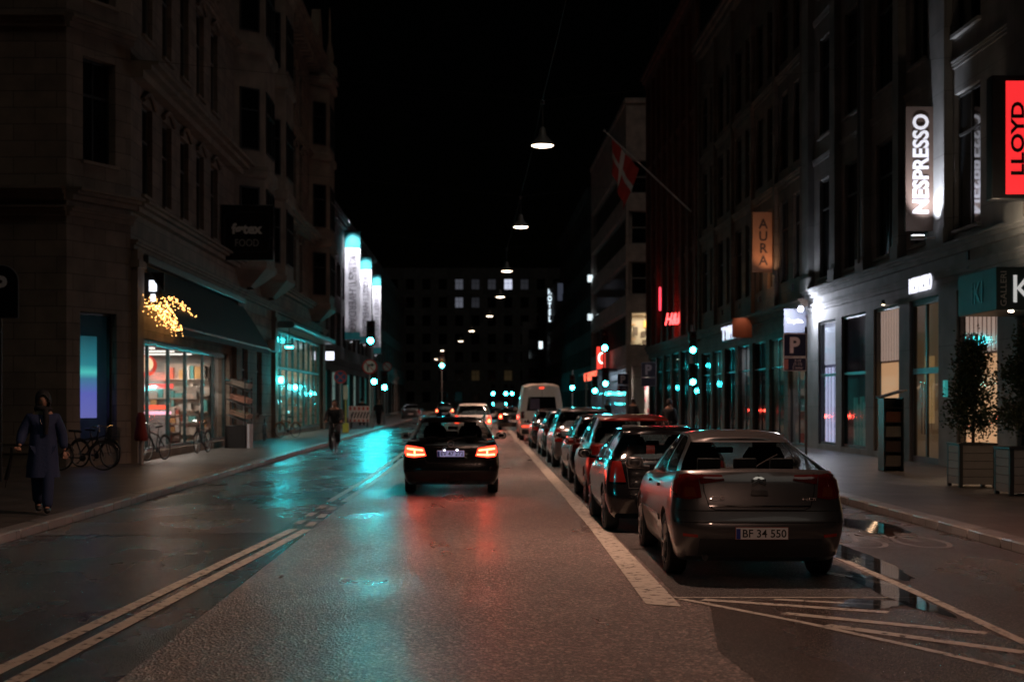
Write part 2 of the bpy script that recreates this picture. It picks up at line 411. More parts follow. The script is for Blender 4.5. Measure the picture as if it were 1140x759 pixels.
# puddles
def puddle_material():
    m = bpy.data.materials.new('puddle_water'); m.use_nodes = True; t = m.node_tree; t.nodes.clear(); L = t.links.new
    o = t.nodes.new('ShaderNodeOutputMaterial'); mx = t.nodes.new('ShaderNodeMixShader'); tr = t.nodes.new('ShaderNodeBsdfTransparent'); g = t.nodes.new('ShaderNodeBsdfGlossy')
    fr = two_sided_fresnel(t, 1.33); g.inputs['Roughness'].default_value = .03; tr.inputs[0].default_value = (.45, .45, .45, 1)
    tc = t.nodes.new('ShaderNodeTexCoord'); n = t.nodes.new('ShaderNodeTexNoise'); n.inputs['Scale'].default_value = 7; L(tc.outputs['Object'], n.inputs['Vector'])
    bp = t.nodes.new('ShaderNodeBump'); bp.inputs['Strength'].default_value = .06; bp.inputs['Distance'].default_value = .01; L(n.outputs['Fac'], bp.inputs['Height']); L(bp.outputs[0], g.inputs['Normal'])
    L(fr.outputs[0], mx.inputs[0]); L(tr.outputs[0], mx.inputs[1]); L(g.outputs[0], mx.inputs[2]); L(mx.outputs[0], o.inputs[0]); return m
pud = puddle_material()
def puddle(cx, cyy, rx, ry, seed, z=.013):
    mb = MB(); pts = []
    for i in range(48):
        a = i*math.pi/24; r = 1+.45*noise.noise(Vector((math.cos(a)*1.6, math.sin(a)*1.6, seed*3.1)))+.2*noise.noise(Vector((math.cos(a)*5, math.sin(a)*5, seed)))
        pts.append((cx+rx*r*math.cos(a), cyy+ry*r*math.sin(a), z))
    mb.poly(pts); o = struct('puddle', mb, pud); return o
puddle(3.9, 13.6, .17, 1.4, 1); puddle(4.35, 16.5, .25, 1.8, 2); puddle(5.6, 20.5, .35, 1.4, 3); puddle(3.5, 12.7, .3, .3, 5)


# ================================================================== BUILDINGS
def facade(root, P0, P1, z0, z1, ops, mat, side=1, depth=.35, name='wall'):
    """wall plane P0->P1 with real openings; side=+1: outward normal is to the right of P0->P1"""
    P0 = Vector((P0[0], P0[1], 0)); P1 = Vector((P1[0], P1[1], 0)); D = (P1-P0); Ln = D.length; D.normalize()
    N = Vector((D.y, -D.x, 0))*side
    def pt(u, z, d=0): return P0+D*u-N*d+Vector((0, 0, z))
    us = sorted({0, round(Ln, 4)} | {round(o[0], 4) for o in ops} | {round(o[1], 4) for o in ops})
    zs = sorted({z0, z1} | {round(o[2], 4) for o in ops} | {round(o[3], 4) for o in ops})
    mb = MB()
    for a, b in zip(us, us[1:]):
        run = None
        for c, d in zip(zs, zs[1:]):
            um, zm = (a+b)/2, (c+d)/2
            hole = any(o[0]-1e-4 < um < o[1]+1e-4 and o[2] < zm < o[3] for o in ops)
            if hole: continue
            mb.quad(pt(a, c), pt(b, c), pt(b, d), pt(a, d))
    for o in ops:
        a, b, c, d = o[:4]
        mb.quad(pt(a, c), pt(a, d), pt(a, d, depth), pt(a, c, depth)); mb.quad(pt(b, c), pt(b, d), pt(b, d, depth), pt(b, c, depth))
        mb.quad(pt(a, c), pt(b, c), pt(b, c, depth), pt(a, c, depth)); mb.quad(pt(a, d), pt(b, d), pt(b, d, depth), pt(a, d, depth))
    w = mb.build(name, mat, root, world=True)
    return pt

def prism_box(mb, pt, u0, u1, z0, z1, d0, d1, m=0):
    """box in wall coordinates; d is depth inward (negative = proud)"""
    c = [pt(u0, z0, d0), pt(u1, z0, d0), pt(u1, z0, d1), pt(u0, z0, d1), pt(u0, z1, d0), pt(u1, z1, d0), pt(u1, z1, d1), pt(u0, z1, d1)]
    n = len(mb.v); mb.v += [tuple(p) for p in c]
    for q in ((0, 3, 2, 1), (4, 5, 6, 7), (0, 1, 5, 4), (1, 2, 6, 5), (2, 3, 7, 6), (3, 0, 4, 7)):
        mb.f.append(tuple(n+i for i in q)); mb.m.append(m)

def window(root, pt, u0, u1, z0, z1, frame, pane, nx=2, nz=(.62,), depth=.22, sill=None, fw=.06, name='window', transom_m=None):
    mb = MB(); e = .004
    a, b, c, d = u0+e, u1-e, z0+e, z1-e
    prism_box(mb, pt, a, a+fw, c, d, depth, depth+.07); prism_box(mb, pt, b-fw, b, c, d, depth, depth+.07)
    prism_box(mb, pt, a+fw, b-fw, c, c+fw, depth, depth+.07); prism_box(mb, pt, a+fw, b-fw, d-fw, d, depth, depth+.07)
    for i in range(1, nx):
        u = lerp(a, b, i/nx); prism_box(mb, pt, u-fw*.4, u+fw*.4, c+fw, d-fw, depth+.008, depth+.06)
    for f in nz:
        z = lerp(c, d, f); prism_box(mb, pt, a+fw, b-fw, z-fw*.5, z+fw*.5, depth-.01, depth+.062)
    f = mb.build(name, frame, root, world=True)
    mb = MB(); mb.quad(pt(a+fw*.5, c+fw*.5, depth+.04), pt(b-fw*.5, c+fw*.5, depth+.04), pt(b-fw*.5, d-fw*.5, depth+.04), pt(a+fw*.5, d-fw*.5, depth+.04))
    p = mb.build('pane', pane, f, world=True)
    if sill:
        mb = MB(); prism_box(mb, pt, u0-.08, u1+.08, z0-.09, z0-.002, -.1, depth); mb.build('sill', sill, f, world=True)
    return f

def bands(root, pt, L, specs, mat, name='cornice'):
    """moulded horizontal bands: (z0,z1,proud)"""
    for z0, z1, pr in specs:
        mb = MB(); h = z1-z0
        prism_box(mb, pt, 0, L, z0, z0+h*.45, -pr*.45, .02); prism_box(mb, pt, 0, L, z0+h*.45+.002, z0+h*.75, -pr*.75, .02)
        prism_box(mb, pt, 0, L, z0+h*.75+.002, z1, -pr, .02)
        mb.build(name, mat, root, world=True)

def shell(root, x0, x1, y0, y1, z1, mat, name='core'):
    return MB().box(x0, x1, y0, y1, 0, z1).build(name, mat, root, world=True)

dark_core = pmat('dark_interior', (.01, .01, .01), .9)
frame_dark = pmat('dark_window_frame', (.03, .03, .03), .4)
frame_white = pmat('grey_white_frame', (.3, .29, .28), .5)
roofm = pmat('slate_roof', (.05, .05, .055), .6, bump=.3, bscale=20)

# ---------- near right building: coffee shop
gstone = stonemat('grey_render', (.2, .2, .195), 3.2, 1.6, .6, .75, .08, .35)
rb = thing('corner_shop_building', 'grey stone building at right with the coffee shop, pilasters and tall dark windows', 'building', (12, 20, 0))
Y0, Y1 = 20, 52
gf = [(20.6, 23.4), (24.4, 27.2), (28.0, 31.9), (33.1, 35.9), (37.3, 39.8), (40.8, 43.4), (44.3, 47.2), (48.0, 50.4)]
ops = [(a-Y0, b-Y0, .3 if i not in (2, 4) else .13, 4.55) for i, (a, b) in enumerate(gf)]
up = [(20.8, 22.7), (24.6, 26.5), (28.6, 30.6), (32.2-.0, 33.0), (34.2, 36.05), (38.2, 39.7), (41.1, 43.1), (45.0, 46.8), (48.1, 50.2)]
up = [u for u in up if u[1]-u[0] > 1]
uo = [(a-Y0, b-Y0, z, z+3.4) for a, b in up for z in (6.05, 10.95, 15.85)]
pt = facade(rb, (12, Y0), (12, Y1), 0, 20.5, ops+uo, gstone, side=-1, depth=.2)
for a, b, c, d in uo: window(rb, pt, a, b, c, d, frame_dark, glass_dark, 2, (.7,), sill=gstone, depth=.1)
bands(rb, pt, Y1-Y0, [(4.95, 5.2, .1), (5.45, 5.75, .28), (10.1, 10.3, .08), (15.0, 15.2, .08), (20.1, 20.6, .5)], gstone)
for yc, hw in ((23.6, .5), (27.5, .5), (31.4, .5), (36.8, .62), (40.4, .28), (44.05, .4), (47.6, .35), (51.5, .48)):
    mb = MB(); prism_box(mb, pt, yc-hw-Y0, yc+hw-Y0, 5.76, 20.1, -.22, .02); prism_box(mb, pt, yc-hw-.06-Y0, yc+hw+.06-Y0, 5.752, 6.15, -.27, .02)
    mb.build('pilaster', gstone, rb, world=True)
shell(rb, 12.75, 26, Y0, Y1, 20.5, dark_core)
# jamb pipes
MB().tube([(11.72, 44.05, 6), (11.72, 44.05, 18)], .05).build('downpipe', grey_metal, rb, world=True, smooth=40)

cream = pmat('cream_panel', (.75, .62, .45), .7, var=.06)
blindm = pmat('blind_slat', (.6, .55, .5), .5)
bronze = pmat('bronze_door', (.16, .11, .06), .35, .5)
def niche(root, y0, y1, z0, z1, depth, wallm, floorm=None):
    """a shallow lit room behind a window of the X=12 facade"""
    x0, x1 = 12.202, 12.202+depth; mb = MB()
    mb.quad((x1, y0, z0), (x1, y1, z0), (x1, y1, z1), (x1, y0, z1))
    mb.quad((x0, y0, z0), (x1, y0, z0), (x1, y0, z1), (x0, y0, z1)); mb.quad((x0, y1, z0), (x1, y1, z0), (x1, y1, z1), (x0, y1, z1))
    mb.quad((x0, y0, z1), (x1, y0, z1), (x1, y1, z1), (x0, y1, z1)); mb.quad((x0, y0, z0), (x1, y0, z0), (x1, y1, z0), (x0, y1, z0))
    return mb.build('interior', wallm, root, world=True)
WARM = (1, .62, .36)
def loc(root, p): return tuple(Vector(p)-root.location)
panelm = pmat('glow_roller_panel', (.7, .5, .35), .7, emis=(1, .52, .27), es=.68, var=.1, scale=1.2)  # panel glows by itself in place of a lamp behind it
slatm = pmat('glow_blind_slat', (.5, .42, .38), .5, emis=(1, .66, .55), es=.42, var=.3, scale=2)  # slats glow by themselves in place of light from inside
def shopwin(root, i, kind):
    a, b = gf[i]; z0 = .3 if i not in (2, 4) else .13
    f = window(root, pt, a-Y0, b-Y0, z0, 4.55, frame_dark, glass_shop, 1 if kind != 'door' else 2, (.56,) if kind in ('door', 'dark', 'strips') else (), depth=.07, name='door' if kind == 'door' else 'window', fw=.09 if kind != 'door' else .16)
    if kind == 'blind':
        MB().box(12.21, 12.23, a+.1, b-.1, z0, 2.92).build('roller_panel', panelm, rb, world=True)
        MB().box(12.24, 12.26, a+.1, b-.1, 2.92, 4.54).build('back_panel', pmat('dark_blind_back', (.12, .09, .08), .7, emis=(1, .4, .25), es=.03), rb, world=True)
        mb = MB(); n = 9
        for k in range(n):
            yy = lerp(a+.2, b-.2, k/(n-1)); mb.box(12.19, 12.22, yy-.07, yy+.07, 2.98, 4.5)
        mb.build('blind', slatm, rb, world=True)
        area(rb, loc(rb, (11.9, (a+b)/2, 1.5)), (-.6, -.3, -.6), .1, b-a-.3, 3, WARM)
    elif kind == 'door':
        MB().box(12.22, 12.25, a, b, z0, 4.55).build('door_leaf', pmat('bronze_glow', (.2, .13, .07), .35, .3, emis=(1, .55, .25), es=.06), rb, world=True)  # leaf glows by itself in place of lamp light on the door
        mb = MB()
        for k in range(7): yy = a+1.0+k*.12; mb.box(12.19, 12.21, yy-.012, yy+.012, 1.2, 3.0)
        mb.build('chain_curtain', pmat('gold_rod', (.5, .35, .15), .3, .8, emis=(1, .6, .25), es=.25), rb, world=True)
        mb = MB(); mb.cyl((12.02, a+1.2, .9), (12.02, a+1.2, 2.3), .02); mb.cyl((12.02, a+1.45, .9), (12.02, a+1.45, 2.3), .02)
        mb.build('door_handle', chrome, f, world=True, smooth=40)
    elif kind == 'strips':
        MB().box(12.25, 12.27, a, b, z0, 4.55).build('back_panel', pmat('lavender_room', (.2, .19, .3), .7, emis=(.5, .5, .8), es=.12), rb, world=True)
        mb = MB()
        for k in range(5):
            yy = lerp(a+.3, b-.3, k/4); mb.box(12.2, 12.23, yy-.1, yy+.1, .35, 2.95)
        mb.build('display_strip', pmat('lavender_strip', (.5, .5, .6), .5, emis=(.66, .66, 1), es=.95, var=.5, scale=3), rb, world=True)
        MB().box(12.2, 12.24, a+.1, b-.1, 3.05, 4.5).build('fascia_panel', pmat('white_fascia', (.5, .5, .6), .5, emis=(.66, .68, .9), es=.55, var=.3, scale=2), rb, world=True)
    elif kind == 'dark':
        MB().box(12.6, 12.63, a, b, z0, 4.55).build('back_panel', pmat('dark_room', (.03, .035, .04), .6), rb, world=True)
        mb = MB(); random.seed(5)
        for k in range(6): mb.box(12.25, 12.35, a+.25+.38*k, a+.45+.38*k, .35, .8+random.random()*1.2)
        mb.build('display_stand', pmat('display_dark_teal', (.1, .25, .25), .3, emis=(.1, .8, .75), es=.05), rb, world=True)
    return f
for i, k in ((0, 'dark'), (1, 'blind'), (2, 'dark'), (3, 'blind'), (4, 'door'), (5, 'blind'), (6, 'dark'), (7, 'strips')): shopwin(rb, i, k)
# second white shop interior behind strips lintel sign
text('sign_lettering', 'NESPRESSO', emat('white_neon', (.85, .86, 1), 1.3), rb, loc(rb, (11.93, 38.55, 4.93)), (0, -1, 0), (0, 0, 1), 1.9, .42, .04, bold=.0)
MB().box(11.94, 11.99, 34.9, 35.02, 5.0, 5.6).build('small_sign', blackmetal, rb, world=True)

# coffee banner
bn = thing('hanging_banner', 'tall brown NESPRESSO banner sign projecting from the grey wall, lit from below', 'sign', (11.9, 37.1, 6.18))
MB().box(-.83, -.06, -.06, .06, 0, 3.2).build('panel', pmat('brown_banner', (.10, .065, .05), .55, var=.1), bn, bevel=.01)
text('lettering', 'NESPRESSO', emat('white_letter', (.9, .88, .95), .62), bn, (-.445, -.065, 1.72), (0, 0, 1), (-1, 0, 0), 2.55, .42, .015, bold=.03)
mb = MB(); mb.tube([(-.05, 0, .35), (.05, 0, .35), (.1, 0, .1)], .015); mb.tube([(-.05, 0, 2.8), (.05, 0, 2.8), (.1, 0, 2.5)], .015); mb.build('bracket', blackmetal, bn)
fl = thing('floodlight', 'small floodlight under the coffee banner shining up the pilaster', 'lamp', (11.25, 36.6, 5.95))
mb = MB(); mb.box(-.16, .16, -.1, .1, -.05, .05); mb.tube([(0, 0, 0), (.4, .05, .0), (.6, .1, .02)], .02); mb.build('housing', pmat('white_housing', (.6, .6, .62), .4), fl, bevel=.01)
MB().box(-.14, .14, -.08, .08, .052, .06).build('lamp_glass', emat('flood_face', (.85, .88, 1), 12), fl)
spot(fl, (.0, -.1, .12), (.32, .2, 1), 900, (.84, .88, 1), 75, .8, .05)
spot(fl, (-.1, -.35, .1), (-.02, .32, 1), 28, (.95, .85, .85), 70, .8, .05)

# LLOYD box
lb = thing('illuminated_sign', 'red LLOYD light box sign in a black frame, high at the right edge', 'sign', (10.95, 30.5, 6.08))
MB().box(0, 1.05, 0, .35, 0, 2.62).build('frame', black, lb, bevel=.015)
MB().box(.29, 1.02, -.012, -.002, .1, 2.5).build('face', emat('red_light_box', (1, .03, .035), .95), lb)
text('lettering', 'LLOYD', pmat('black_vinyl', (.01, .01, .01), .4), lb, (.535, -.016, 1.28), (0, 0, 1), (-1, 0, 0), 1.55, .29, .004, bold=.03)
area(lb, (.6, -.1, 1.3), (0, -1, 0), .7, 2.4, 5, (1, .05, .05))

# box awning with lettering
aw = thing('box_awning', 'dark teal box awning with IKI lettering over the doorway beside the planters', 'awning', (10.5, 29, 3.63))
MB().box(0, 1.48, 0, 2.3, 0, .87).build('panel', pmat('teal_grey_board', (.03, .06, .065), .5), aw, bevel=.01)
lm = pmat('pale_letter', (.6, .6, .58), .5)
text('lettering', 'IKI', pmat('dark_teal_letter', (.015, .03, .035), .3), aw, (-.004, 1.1, .43), (0, -1, 0), (0, 0, 1), .65, .45, .012, bold=.02)
text('lettering', 'GALLERI', lm, aw, (.14, -.004, .43), (0, 0, 1), (-1, 0, 0), .7, .12, .01)
text('lettering', 'K', emat('k_letter', (.9, .88, .85), .5), aw, (.55, -.004, .43), (1, 0, 0), (0, 0, 1), .42, .55, .01)
for k in (.35, .75, 1.15):
    mb = MB(); mb.cyl((k, .15, -.03), (k, .15, .0), .05); l = mb.build('downlight', emat('warm_downlight', (1, .8, .6), 25), aw)
spot(aw, (.3, .15, -.08), (-.05, .15, -1), 160, (1, .72, .48), 80, .8, .04); spot(aw, (.75, .15, -.08), (0, -.1, -1), 110, (1, .72, .48), 100, .8, .04)
area(aw, (.75, 1.1, .95), (.55, -.1, 1), .3, 1.8, 110, (1, .76, .54))
# small warm lamp in the reveal beside the coffee shop door, lighting the paving
dl = thing('door_downlight', 'small warm downlight over the pavement beside the dark newspaper stand', 'lamp', (11.9, 42.0, 4.6))
MB().cyl((0, 0, 0), (0, 0, .14), .05, seg=14).build('housing', blackmetal, dl, smooth=40)
MB().cyl((0, 0, -.006), (0, 0, -.002), .04, seg=14).build('diffuser', emat('warm_downlight', (1, .8, .6), 25), dl)
spot(dl, (0, 0, -.05), (-.22, .05, -1), 90, (1, .72, .48), 45, .8, .04)
# drain covers in the roadway
dm = pmat('cast_iron', (.03, .028, .027), .35, .6, bump=.4)
for k, (x, y, lab) in enumerate(((-5.55, 30.5, 'cast iron gully grating at the left kerb'), (5.95, 24.0, 'cast iron gully grating at the right kerb'))):
    g = thing('gully_grating', lab, 'drain cover', (x, y, .005)); mb = MB()
    if k == 9:
        mb.lathe([(0, .004), (.3, .004), (.3, .0)], (0, 0, 0), seg=32); mb.lathe([(.31, .0), (.315, .008), (.34, .008), (.345, 0)], (0, 0, 0), seg=32)
        for i in range(-3, 4):
            for j in range(-3, 4):
                if i*i+j*j < 11: mb.box(i*.075-.02, i*.075+.02, j*.075-.02, j*.075+.02, .0045, .009)
    else:
        for i in range(8): mb.box(-.18, .18, i*.05, i*.05+.025, 0, .008)
        mb.box(-.21, -.185, -.03, .41, 0, .009); mb.box(.185, .21, -.03, .41, 0, .009)
    mb.build('grate', dm, g)
# ---------- second right building (AURA)
brownstone = stonemat('brown_stone', (.15, .11, .085), 1.2, .5, .5, .8, .15, .4)
ab = thing('arcade_building', 'dark brown commercial building with tall piers behind the orange AURA banner', 'building', (12, 52, 0))
A0, A1 = 52, 77
def regular(n, L, m, gap, zs): 
    w = (L-2*m-(n-1)*gap)/n; return [(m+i*(w+gap), m+i*(w+gap)+w, a, b) for i in range(n) for a, b in zs]
og = regular(7, 25, .5, .7, [(.15, 4.3)]); ou = regular(10, 25, .9, .95, [(6.4, 9.6), (10.8, 13.8), (15, 17.8)])
pa = facade(ab, (12, A0), (12, A1), 0, 20.5, og+ou, brownstone, side=-1, depth=.2)
shell(ab, 13.6, 26, A0+.02, A1, 20.5, dark_core)
bands(ab, pa, 25, [(4.6, 4.9, .1), (5.1, 5.5, .35), (10.1, 10.4, .15), (14.3, 14.6, .15), (19.9, 20.6, .5)], brownstone)
for k, (a, b, c, d) in enumerate(ou):
    window(ab, pa, a, b, c, d, frame_dark, glass_dark, 2, (.65,), depth=.1)
for k in range(11):
    u = .45+k*2.43
    if k % 2 == 0:
        mb = MB(); prism_box(mb, pa, max(.02, u-.22), min(24.98, u+.22), 5.52, 19.9, -.15, .02); mb.build('pilaster', brownstone, ab, world=True)
def room(root, x, y0, y1, z0, z1, depth, wallm, light=None, dirx=1, name='interior'):
    mb = MB(); a, b = x, x+dirx*depth
    mb.quad((b, y0, z0), (b, y1, z0), (b, y1, z1), (b, y0, z1)); mb.quad((a, y0, z0), (b, y0, z0), (b, y0, z1), (a, y0, z1))
    mb.quad((a, y1, z0), (b, y1, z0), (b, y1, z1), (a, y1, z1)); mb.quad((a, y0, z1), (b, y0, z1), (b, y1, z1), (a, y1, z1)); mb.quad((a, y0, z0), (b, y0, z0), (b, y1, z0), (a, y1, z0))
    o = mb.build(name, wallm, root, world=True)
    if light:
        wt, col = light; area(root, loc(root, ((a+b)/2, (y0+y1)/2, z1-.08)), (0, 0, -1), abs(depth)*.4, (y1-y0)*.7, wt, col)
    return o
def goods_y(root, x0, x1, y, z0, z1, cols, seed, name='display_shelf'):
    """shelf rack across the room, facing the camera end of the street"""
    rr = random.Random(seed); mats = [pmat('goods_%d_%d_%d' % tuple(int(v*99) for v in c), c, .5) for c in cols]; mb = MB(); rows = 5; h = (z1-z0)/rows
    mb.box(x0, x1, y+.3, y+.33, z0, z1, 0)
    for r in range(rows):
        mb.box(x0, x1, y-.02, y+.299, z0+r*h, z0+r*h+.03, 0); x = x0+.03
        while x < x1-.1:
            w_ = rr.uniform(.08, .28)
            if rr.random() < .85: mb.box(x, min(x+w_, x1), y, y+.28, z0+r*h+.032, z0+r*h+.032+h*rr.uniform(.4, .85), rr.randrange(len(mats)))
            x += w_+.03
    return mb.build(name, mats, root, world=True)
def goods(root, x, y0, y1, z0, z1, cols, n, seed, name='shelf_goods', depth=.3):
    rr = random.Random(seed); mats = [pmat('goods_%d_%d_%d' % tuple(int(v*99) for v in c), c, .5) for c in cols]; mb = MB()
    rows = 4; h = (z1-z0)/rows
    for r in range(rows):
        mb.box(x-.02, x+depth+.02, y0, y1, z0+r*h, z0+r*h+.04, 0)
        y = y0+.05
        while y < y1-.3:
            w_ = rr.uniform(.12, .5); hh = rr.uniform(.4, .85)*h
            if rr.random() < .85: mb.box(x, x+depth, y, min(y+w_, y1), z0+r*h+.042, z0+r*h+.042+hh, rr.randrange(len(mats)))
            y += w_+.04
    return mb.build(name, mats, root, world=True)
random.seed(3)
cfg = {0: ('cream', (1, .8, .62), 14), 1: ('teal', (.4, .95, .9), 8), 2: ('d', None, 0), 3: ('white', (.85, .85, 1), 16), 4: ('d', None, 0), 5: ('teal', (.3, .9, .85), 8), 6: ('d', None, 0)}
roomw = pmat('shop_wall', (.5, .48, .46), .8); roomd = pmat('shop_wall_dark', (.06, .07, .07), .7)
for k, (a, b, c, d) in enumerate(og):
    kind, col, wt = cfg[k]
    window(ab, pa, a, b, c, d, frame_dark, glass_shop, 2, (.72,), depth=.1)
    room(ab, 12.21, A0+a, A0+b, c, d, 1.1, roomw if col else roomd, (wt, col) if col else None)
    if col: goods_y(ab, 12.3, 13.25, A0+b-.8, .16, 3.2, [(.5, .45, .4), (.5, .06, .04), (.1, .3, .3), (.6, .55, .5)], k+70)
    if col: goods(ab, 13.1, A0+a+.2, A0+b-.2, .2, 3.0, [(.5, .45, .4), (.5, .06, .04), (.1, .3, .3), (.6, .55, .5)], 10, k)
ba = thing('hanging_banner', 'orange brown AURA banner projecting from the brown facade', 'sign', (11.95, 57.6, 6.95))
MB().box(-.88, -.05, -.05, .05, 0, 2.4).build('panel', pmat('orange_banner', (.6, .26, .13), .6), ba, bevel=.01)
text('lettering', 'A\nU\nR\nA', pmat('dark_brown_letter', (.09, .05, .04), .5), ba, (-.45, -.055, 1.2), (1, 0, 0), (0, 0, 1), .38, 1.85, .008, bold=.02)
spot(ba, (-.3, -1.0, -.2), (0, .7, 1), 45, (1, .6, .35), 80, .8, .05)
point(ba, (-.35, .8, .3), 30, (1, .5, .25), .1)
for k, (yy, hh) in enumerate(((53.6, 1.6), (59.8, 1.4), (64.4, 1.0), (68.9, .8))):
    l = thing('wall_washer', ['slim warm uplight on the brown facade nearest the coffee shop', 'slim warm uplight on the brown facade beside the AURA banner', 'slim warm uplight on the brown facade above the brown board sign', 'slim warm uplight on the brown facade farthest from the camera'][k], 'lamp', (11.8, yy, 6.1), group='warm facade uplights')
    MB().box(-.05, .05, -.05, .05, -.2, .05).build('housing', blackmetal, l); spot(l, (-.02, 0, .1), (.08, 0, 1), 14*hh, (1, .55, .28), 50, .8, .03)
bo = thing('board_sign', 'plain rust brown square board sign projecting beside the white TYPE lettering', 'sign', (11.95, 62, 4.52))
MB().box(-.9, -.05, -.04, .04, 0, .85).build('panel', pmat('rust_board', (.36, .1, .05), .6), bo, bevel=.01)
spot(bo, (-.5, -.5, 1.1), (0, .5, -.8), 10, (1, .7, .5), 90, .8, .05)
ty = thing('lettering_sign', 'white glowing TYPE lettering on the brown facade', 'sign', (11.8, 67, 4.6))
text('lettering', 'TYPE', emat('white_type', (.8, .8, 1), 1.2), ty, (-.03, 0, .37), (0, -1, 0), (0, 0, 1), 3.4, .62, .05, bold=.03)
MB().box(-.02, .1, -1.8, 1.8, .0, .03).build('rail', black, ty)
# small tilted sign with script lettering + lamp
rs = thing('shop_sign', 'grey blue square shop sign with white script under the bright wall lamp', 'sign', (12, 52.05, 4.25))
MB().box(-.86, -.02, -.05, .05, 0, .88).build('panel', pmat('greyblue_board', (.14, .15, .2), .5), rs, bevel=.01)
text('lettering', 'Royaha.', emat('script_white', (1, 1, 1), 2), rs, (-.44, -.056, .42), (1, 0, .03), (-.12, 0, 1), .55, .2, .01, bold=.015)
wl = thing('wall_lamp', 'very bright white globe lamp on the corner between the two right buildings', 'lamp', (11.5, 50.9, 5.05))
mb = MB(); mb.lathe([(0, -.09), (.06, -.07), (.09, 0), (.06, .07), (0, .09)], (0, 0, 0), seg=16); mb.build('bulb', emat('flood_white', (.82, .85, 1), 70), wl, smooth=50)
mb = MB(); mb.tube([(.08, 0, .02), (.25, 0, .06), (.5, 0, .04)], .025); mb.lathe([(.05, .05), (.1, .08), (.1, .1), (0, .12)], (0, 0, 0), seg=12); mb.build('bracket', blackmetal, wl)
point(wl, (-.05, -.1, -.03), 380, (.82, .86, 1), .1)

# ---------- H&M brick building
brick = stonemat('dark_red_brick', (.2, .075, .05), .24, .075, .5, .85, .2, .5)
hb = thing('brick_building', 'dark red brick building with tall pilasters and the glowing red shop sign', 'building', (12, 77, 0))
oh = regular(6, 23, .6, .8, [(.2, 4.7)]); ohu = regular(8, 23, 1, 1.2, [(6.6, 9.4), (10.6, 13.2), (14.4, 17), (18.2, 20.6)])
ph = facade(hb, (12, 77), (12, 100), 0, 24, oh+ohu, brick, side=-1, depth=.2)
ph2 = facade(hb, (12, 100), (30, 100), 0, 24, [(1.5+i*3, 3.3+i*3, z, z+2.6) for i in range(5) for z in (1.2, 6.6, 10.6, 14.4, 18.2)], brick, side=-1, depth=.3)
MB().box(13.6, 30, 77.02, 99.55, 0, 24).build('core', dark_core, hb, world=True)
bands(hb, ph, 23, [(5.0, 5.5, .3), (10, 10.25, .1), (17.5, 17.8, .15), (23.4, 24.1, .6)], brick)
for (a, b, c, d) in ohu: window(hb, ph, a, b, c, d, frame_dark, glass_dark, 2, (.6,), depth=.1)
for k in range(5):
    for z in (1.2, 6.6, 10.6, 14.4, 18.2): window(hb, ph2, 1.5+k*3, 3.3+k*3, z, z+2.6, frame_dark, glass_dark, 2, (.6,))
for k in range(9):
    u = .5+k*2.75; mb = MB(); prism_box(mb, ph, u-.28, u+.28, 5.52, 23.4, -.22, .02); mb.build('pilaster', brick, hb, world=True)
for k, (a, b, c, d) in enumerate(oh):
    window(hb, ph, a, b, c, d, frame_dark, glass_shop, 2, (.78,), depth=.1)
    room(hb, 12.21, 77+a, 77+b, c, d, 1.1, roomd, (7, (.15, .9, .85)) if k > 1 else (4, (.2, .8, .75)))
    goods_y(hb, 12.3, 13.2, 77+b-.8, .21, 3.4, [(.35, .4, .4), (.05, .3, .3), (.4, .08, .06), (.5, .5, .5)], k+90)
    goods(hb, 13.0, 77+a+.2, 77+b-.2, .2, 3.2, [(.35, .4, .4), (.05, .3, .3), (.4, .08, .06), (.5, .5, .5)], 8, k+20)
hm = thing('neon_sign', 'red glowing H&M neon sign on the brick building', 'sign', (12, 85, 6.2))
text('lettering', 'H&M', emat('red_neon', (1, .07, .07), 5), hm, (-.25, -.06, .45), (1, 0, .08), (.18, 0, 1), 1.05, .72, .08, bold=.025)
MB().box(-.8, 0, -.02, .02, .42, .46).build('bracket', black, hm)
point(hm, (-.35, -.45, .4), 40, (1, .06, .05), .2)
hv = thing('neon_sign', 'slim red glowing vertical blade sign behind the H&M neon', 'sign', (12, 92.5, 7.6))
MB().box(-.22, .0, -.05, .05, 0, 1.5).build('panel', emat('red_blade', (1, .06, .1), 2.2), hv, bevel=.01)
point(hv, (-.4, -.3, .7), 20, (1, .06, .08), .2)

# ---------- modern banded building with lit corner
conc = stonemat('pale_concrete', (.62, .52, .48), 2.4, 1.35, .6, .7, .06, .2)
mo = thing('office_building', 'modern corner office block with pale concrete bands and a lit shop window', 'building', (12, 115, 0))
zb = [4.9+4.05*k for k in range(6)]
def banded(P0, P1, side, lit=False):
    D = Vector((P1[0]-P0[0], P1[1]-P0[1])); Ln = D.length; n = max(3, int(Ln/1.7))
    op = []
    for k in range(6):
        z0 = 6.25+4.05*k-.0
        if z0+2.6 > 25: continue
        op.append((.25, Ln-.25, z0+.0, z0+2.65))
    gfz = [(.4, Ln-.4, .15, 4.6)]
    p = facade(mo, P0, P1, 0, 25.6, op+gfz, conc, side=side, depth=.5); return p, Ln, op
p1, L1, o1 = banded((12, 115), (12, 150), -1); p2, L2, o2 = banded((12, 115), (24, 115), 1)
for (a, b, c, d) in o1: window(mo, p1, a, b, c, d, frame_white, glass_dark, 20, (), depth=.25, fw=.12)
window(mo, p1, .4, L1-.4, .15, 4.6, frame_white, glass_shop, 14, (.75,), depth=.3, fw=.12)
room(mo, 12.56, 115.5, 149.5, .15, 4.6, 1.0, roomw, (600, (.6, .75, 1)))
for k, (a, b, c, d) in enumerate(o2):
    if k == 0: continue
    window(mo, p2, a, b, c, d, frame_white, glass_dark, 5, (.5,), depth=.25, fw=.1)
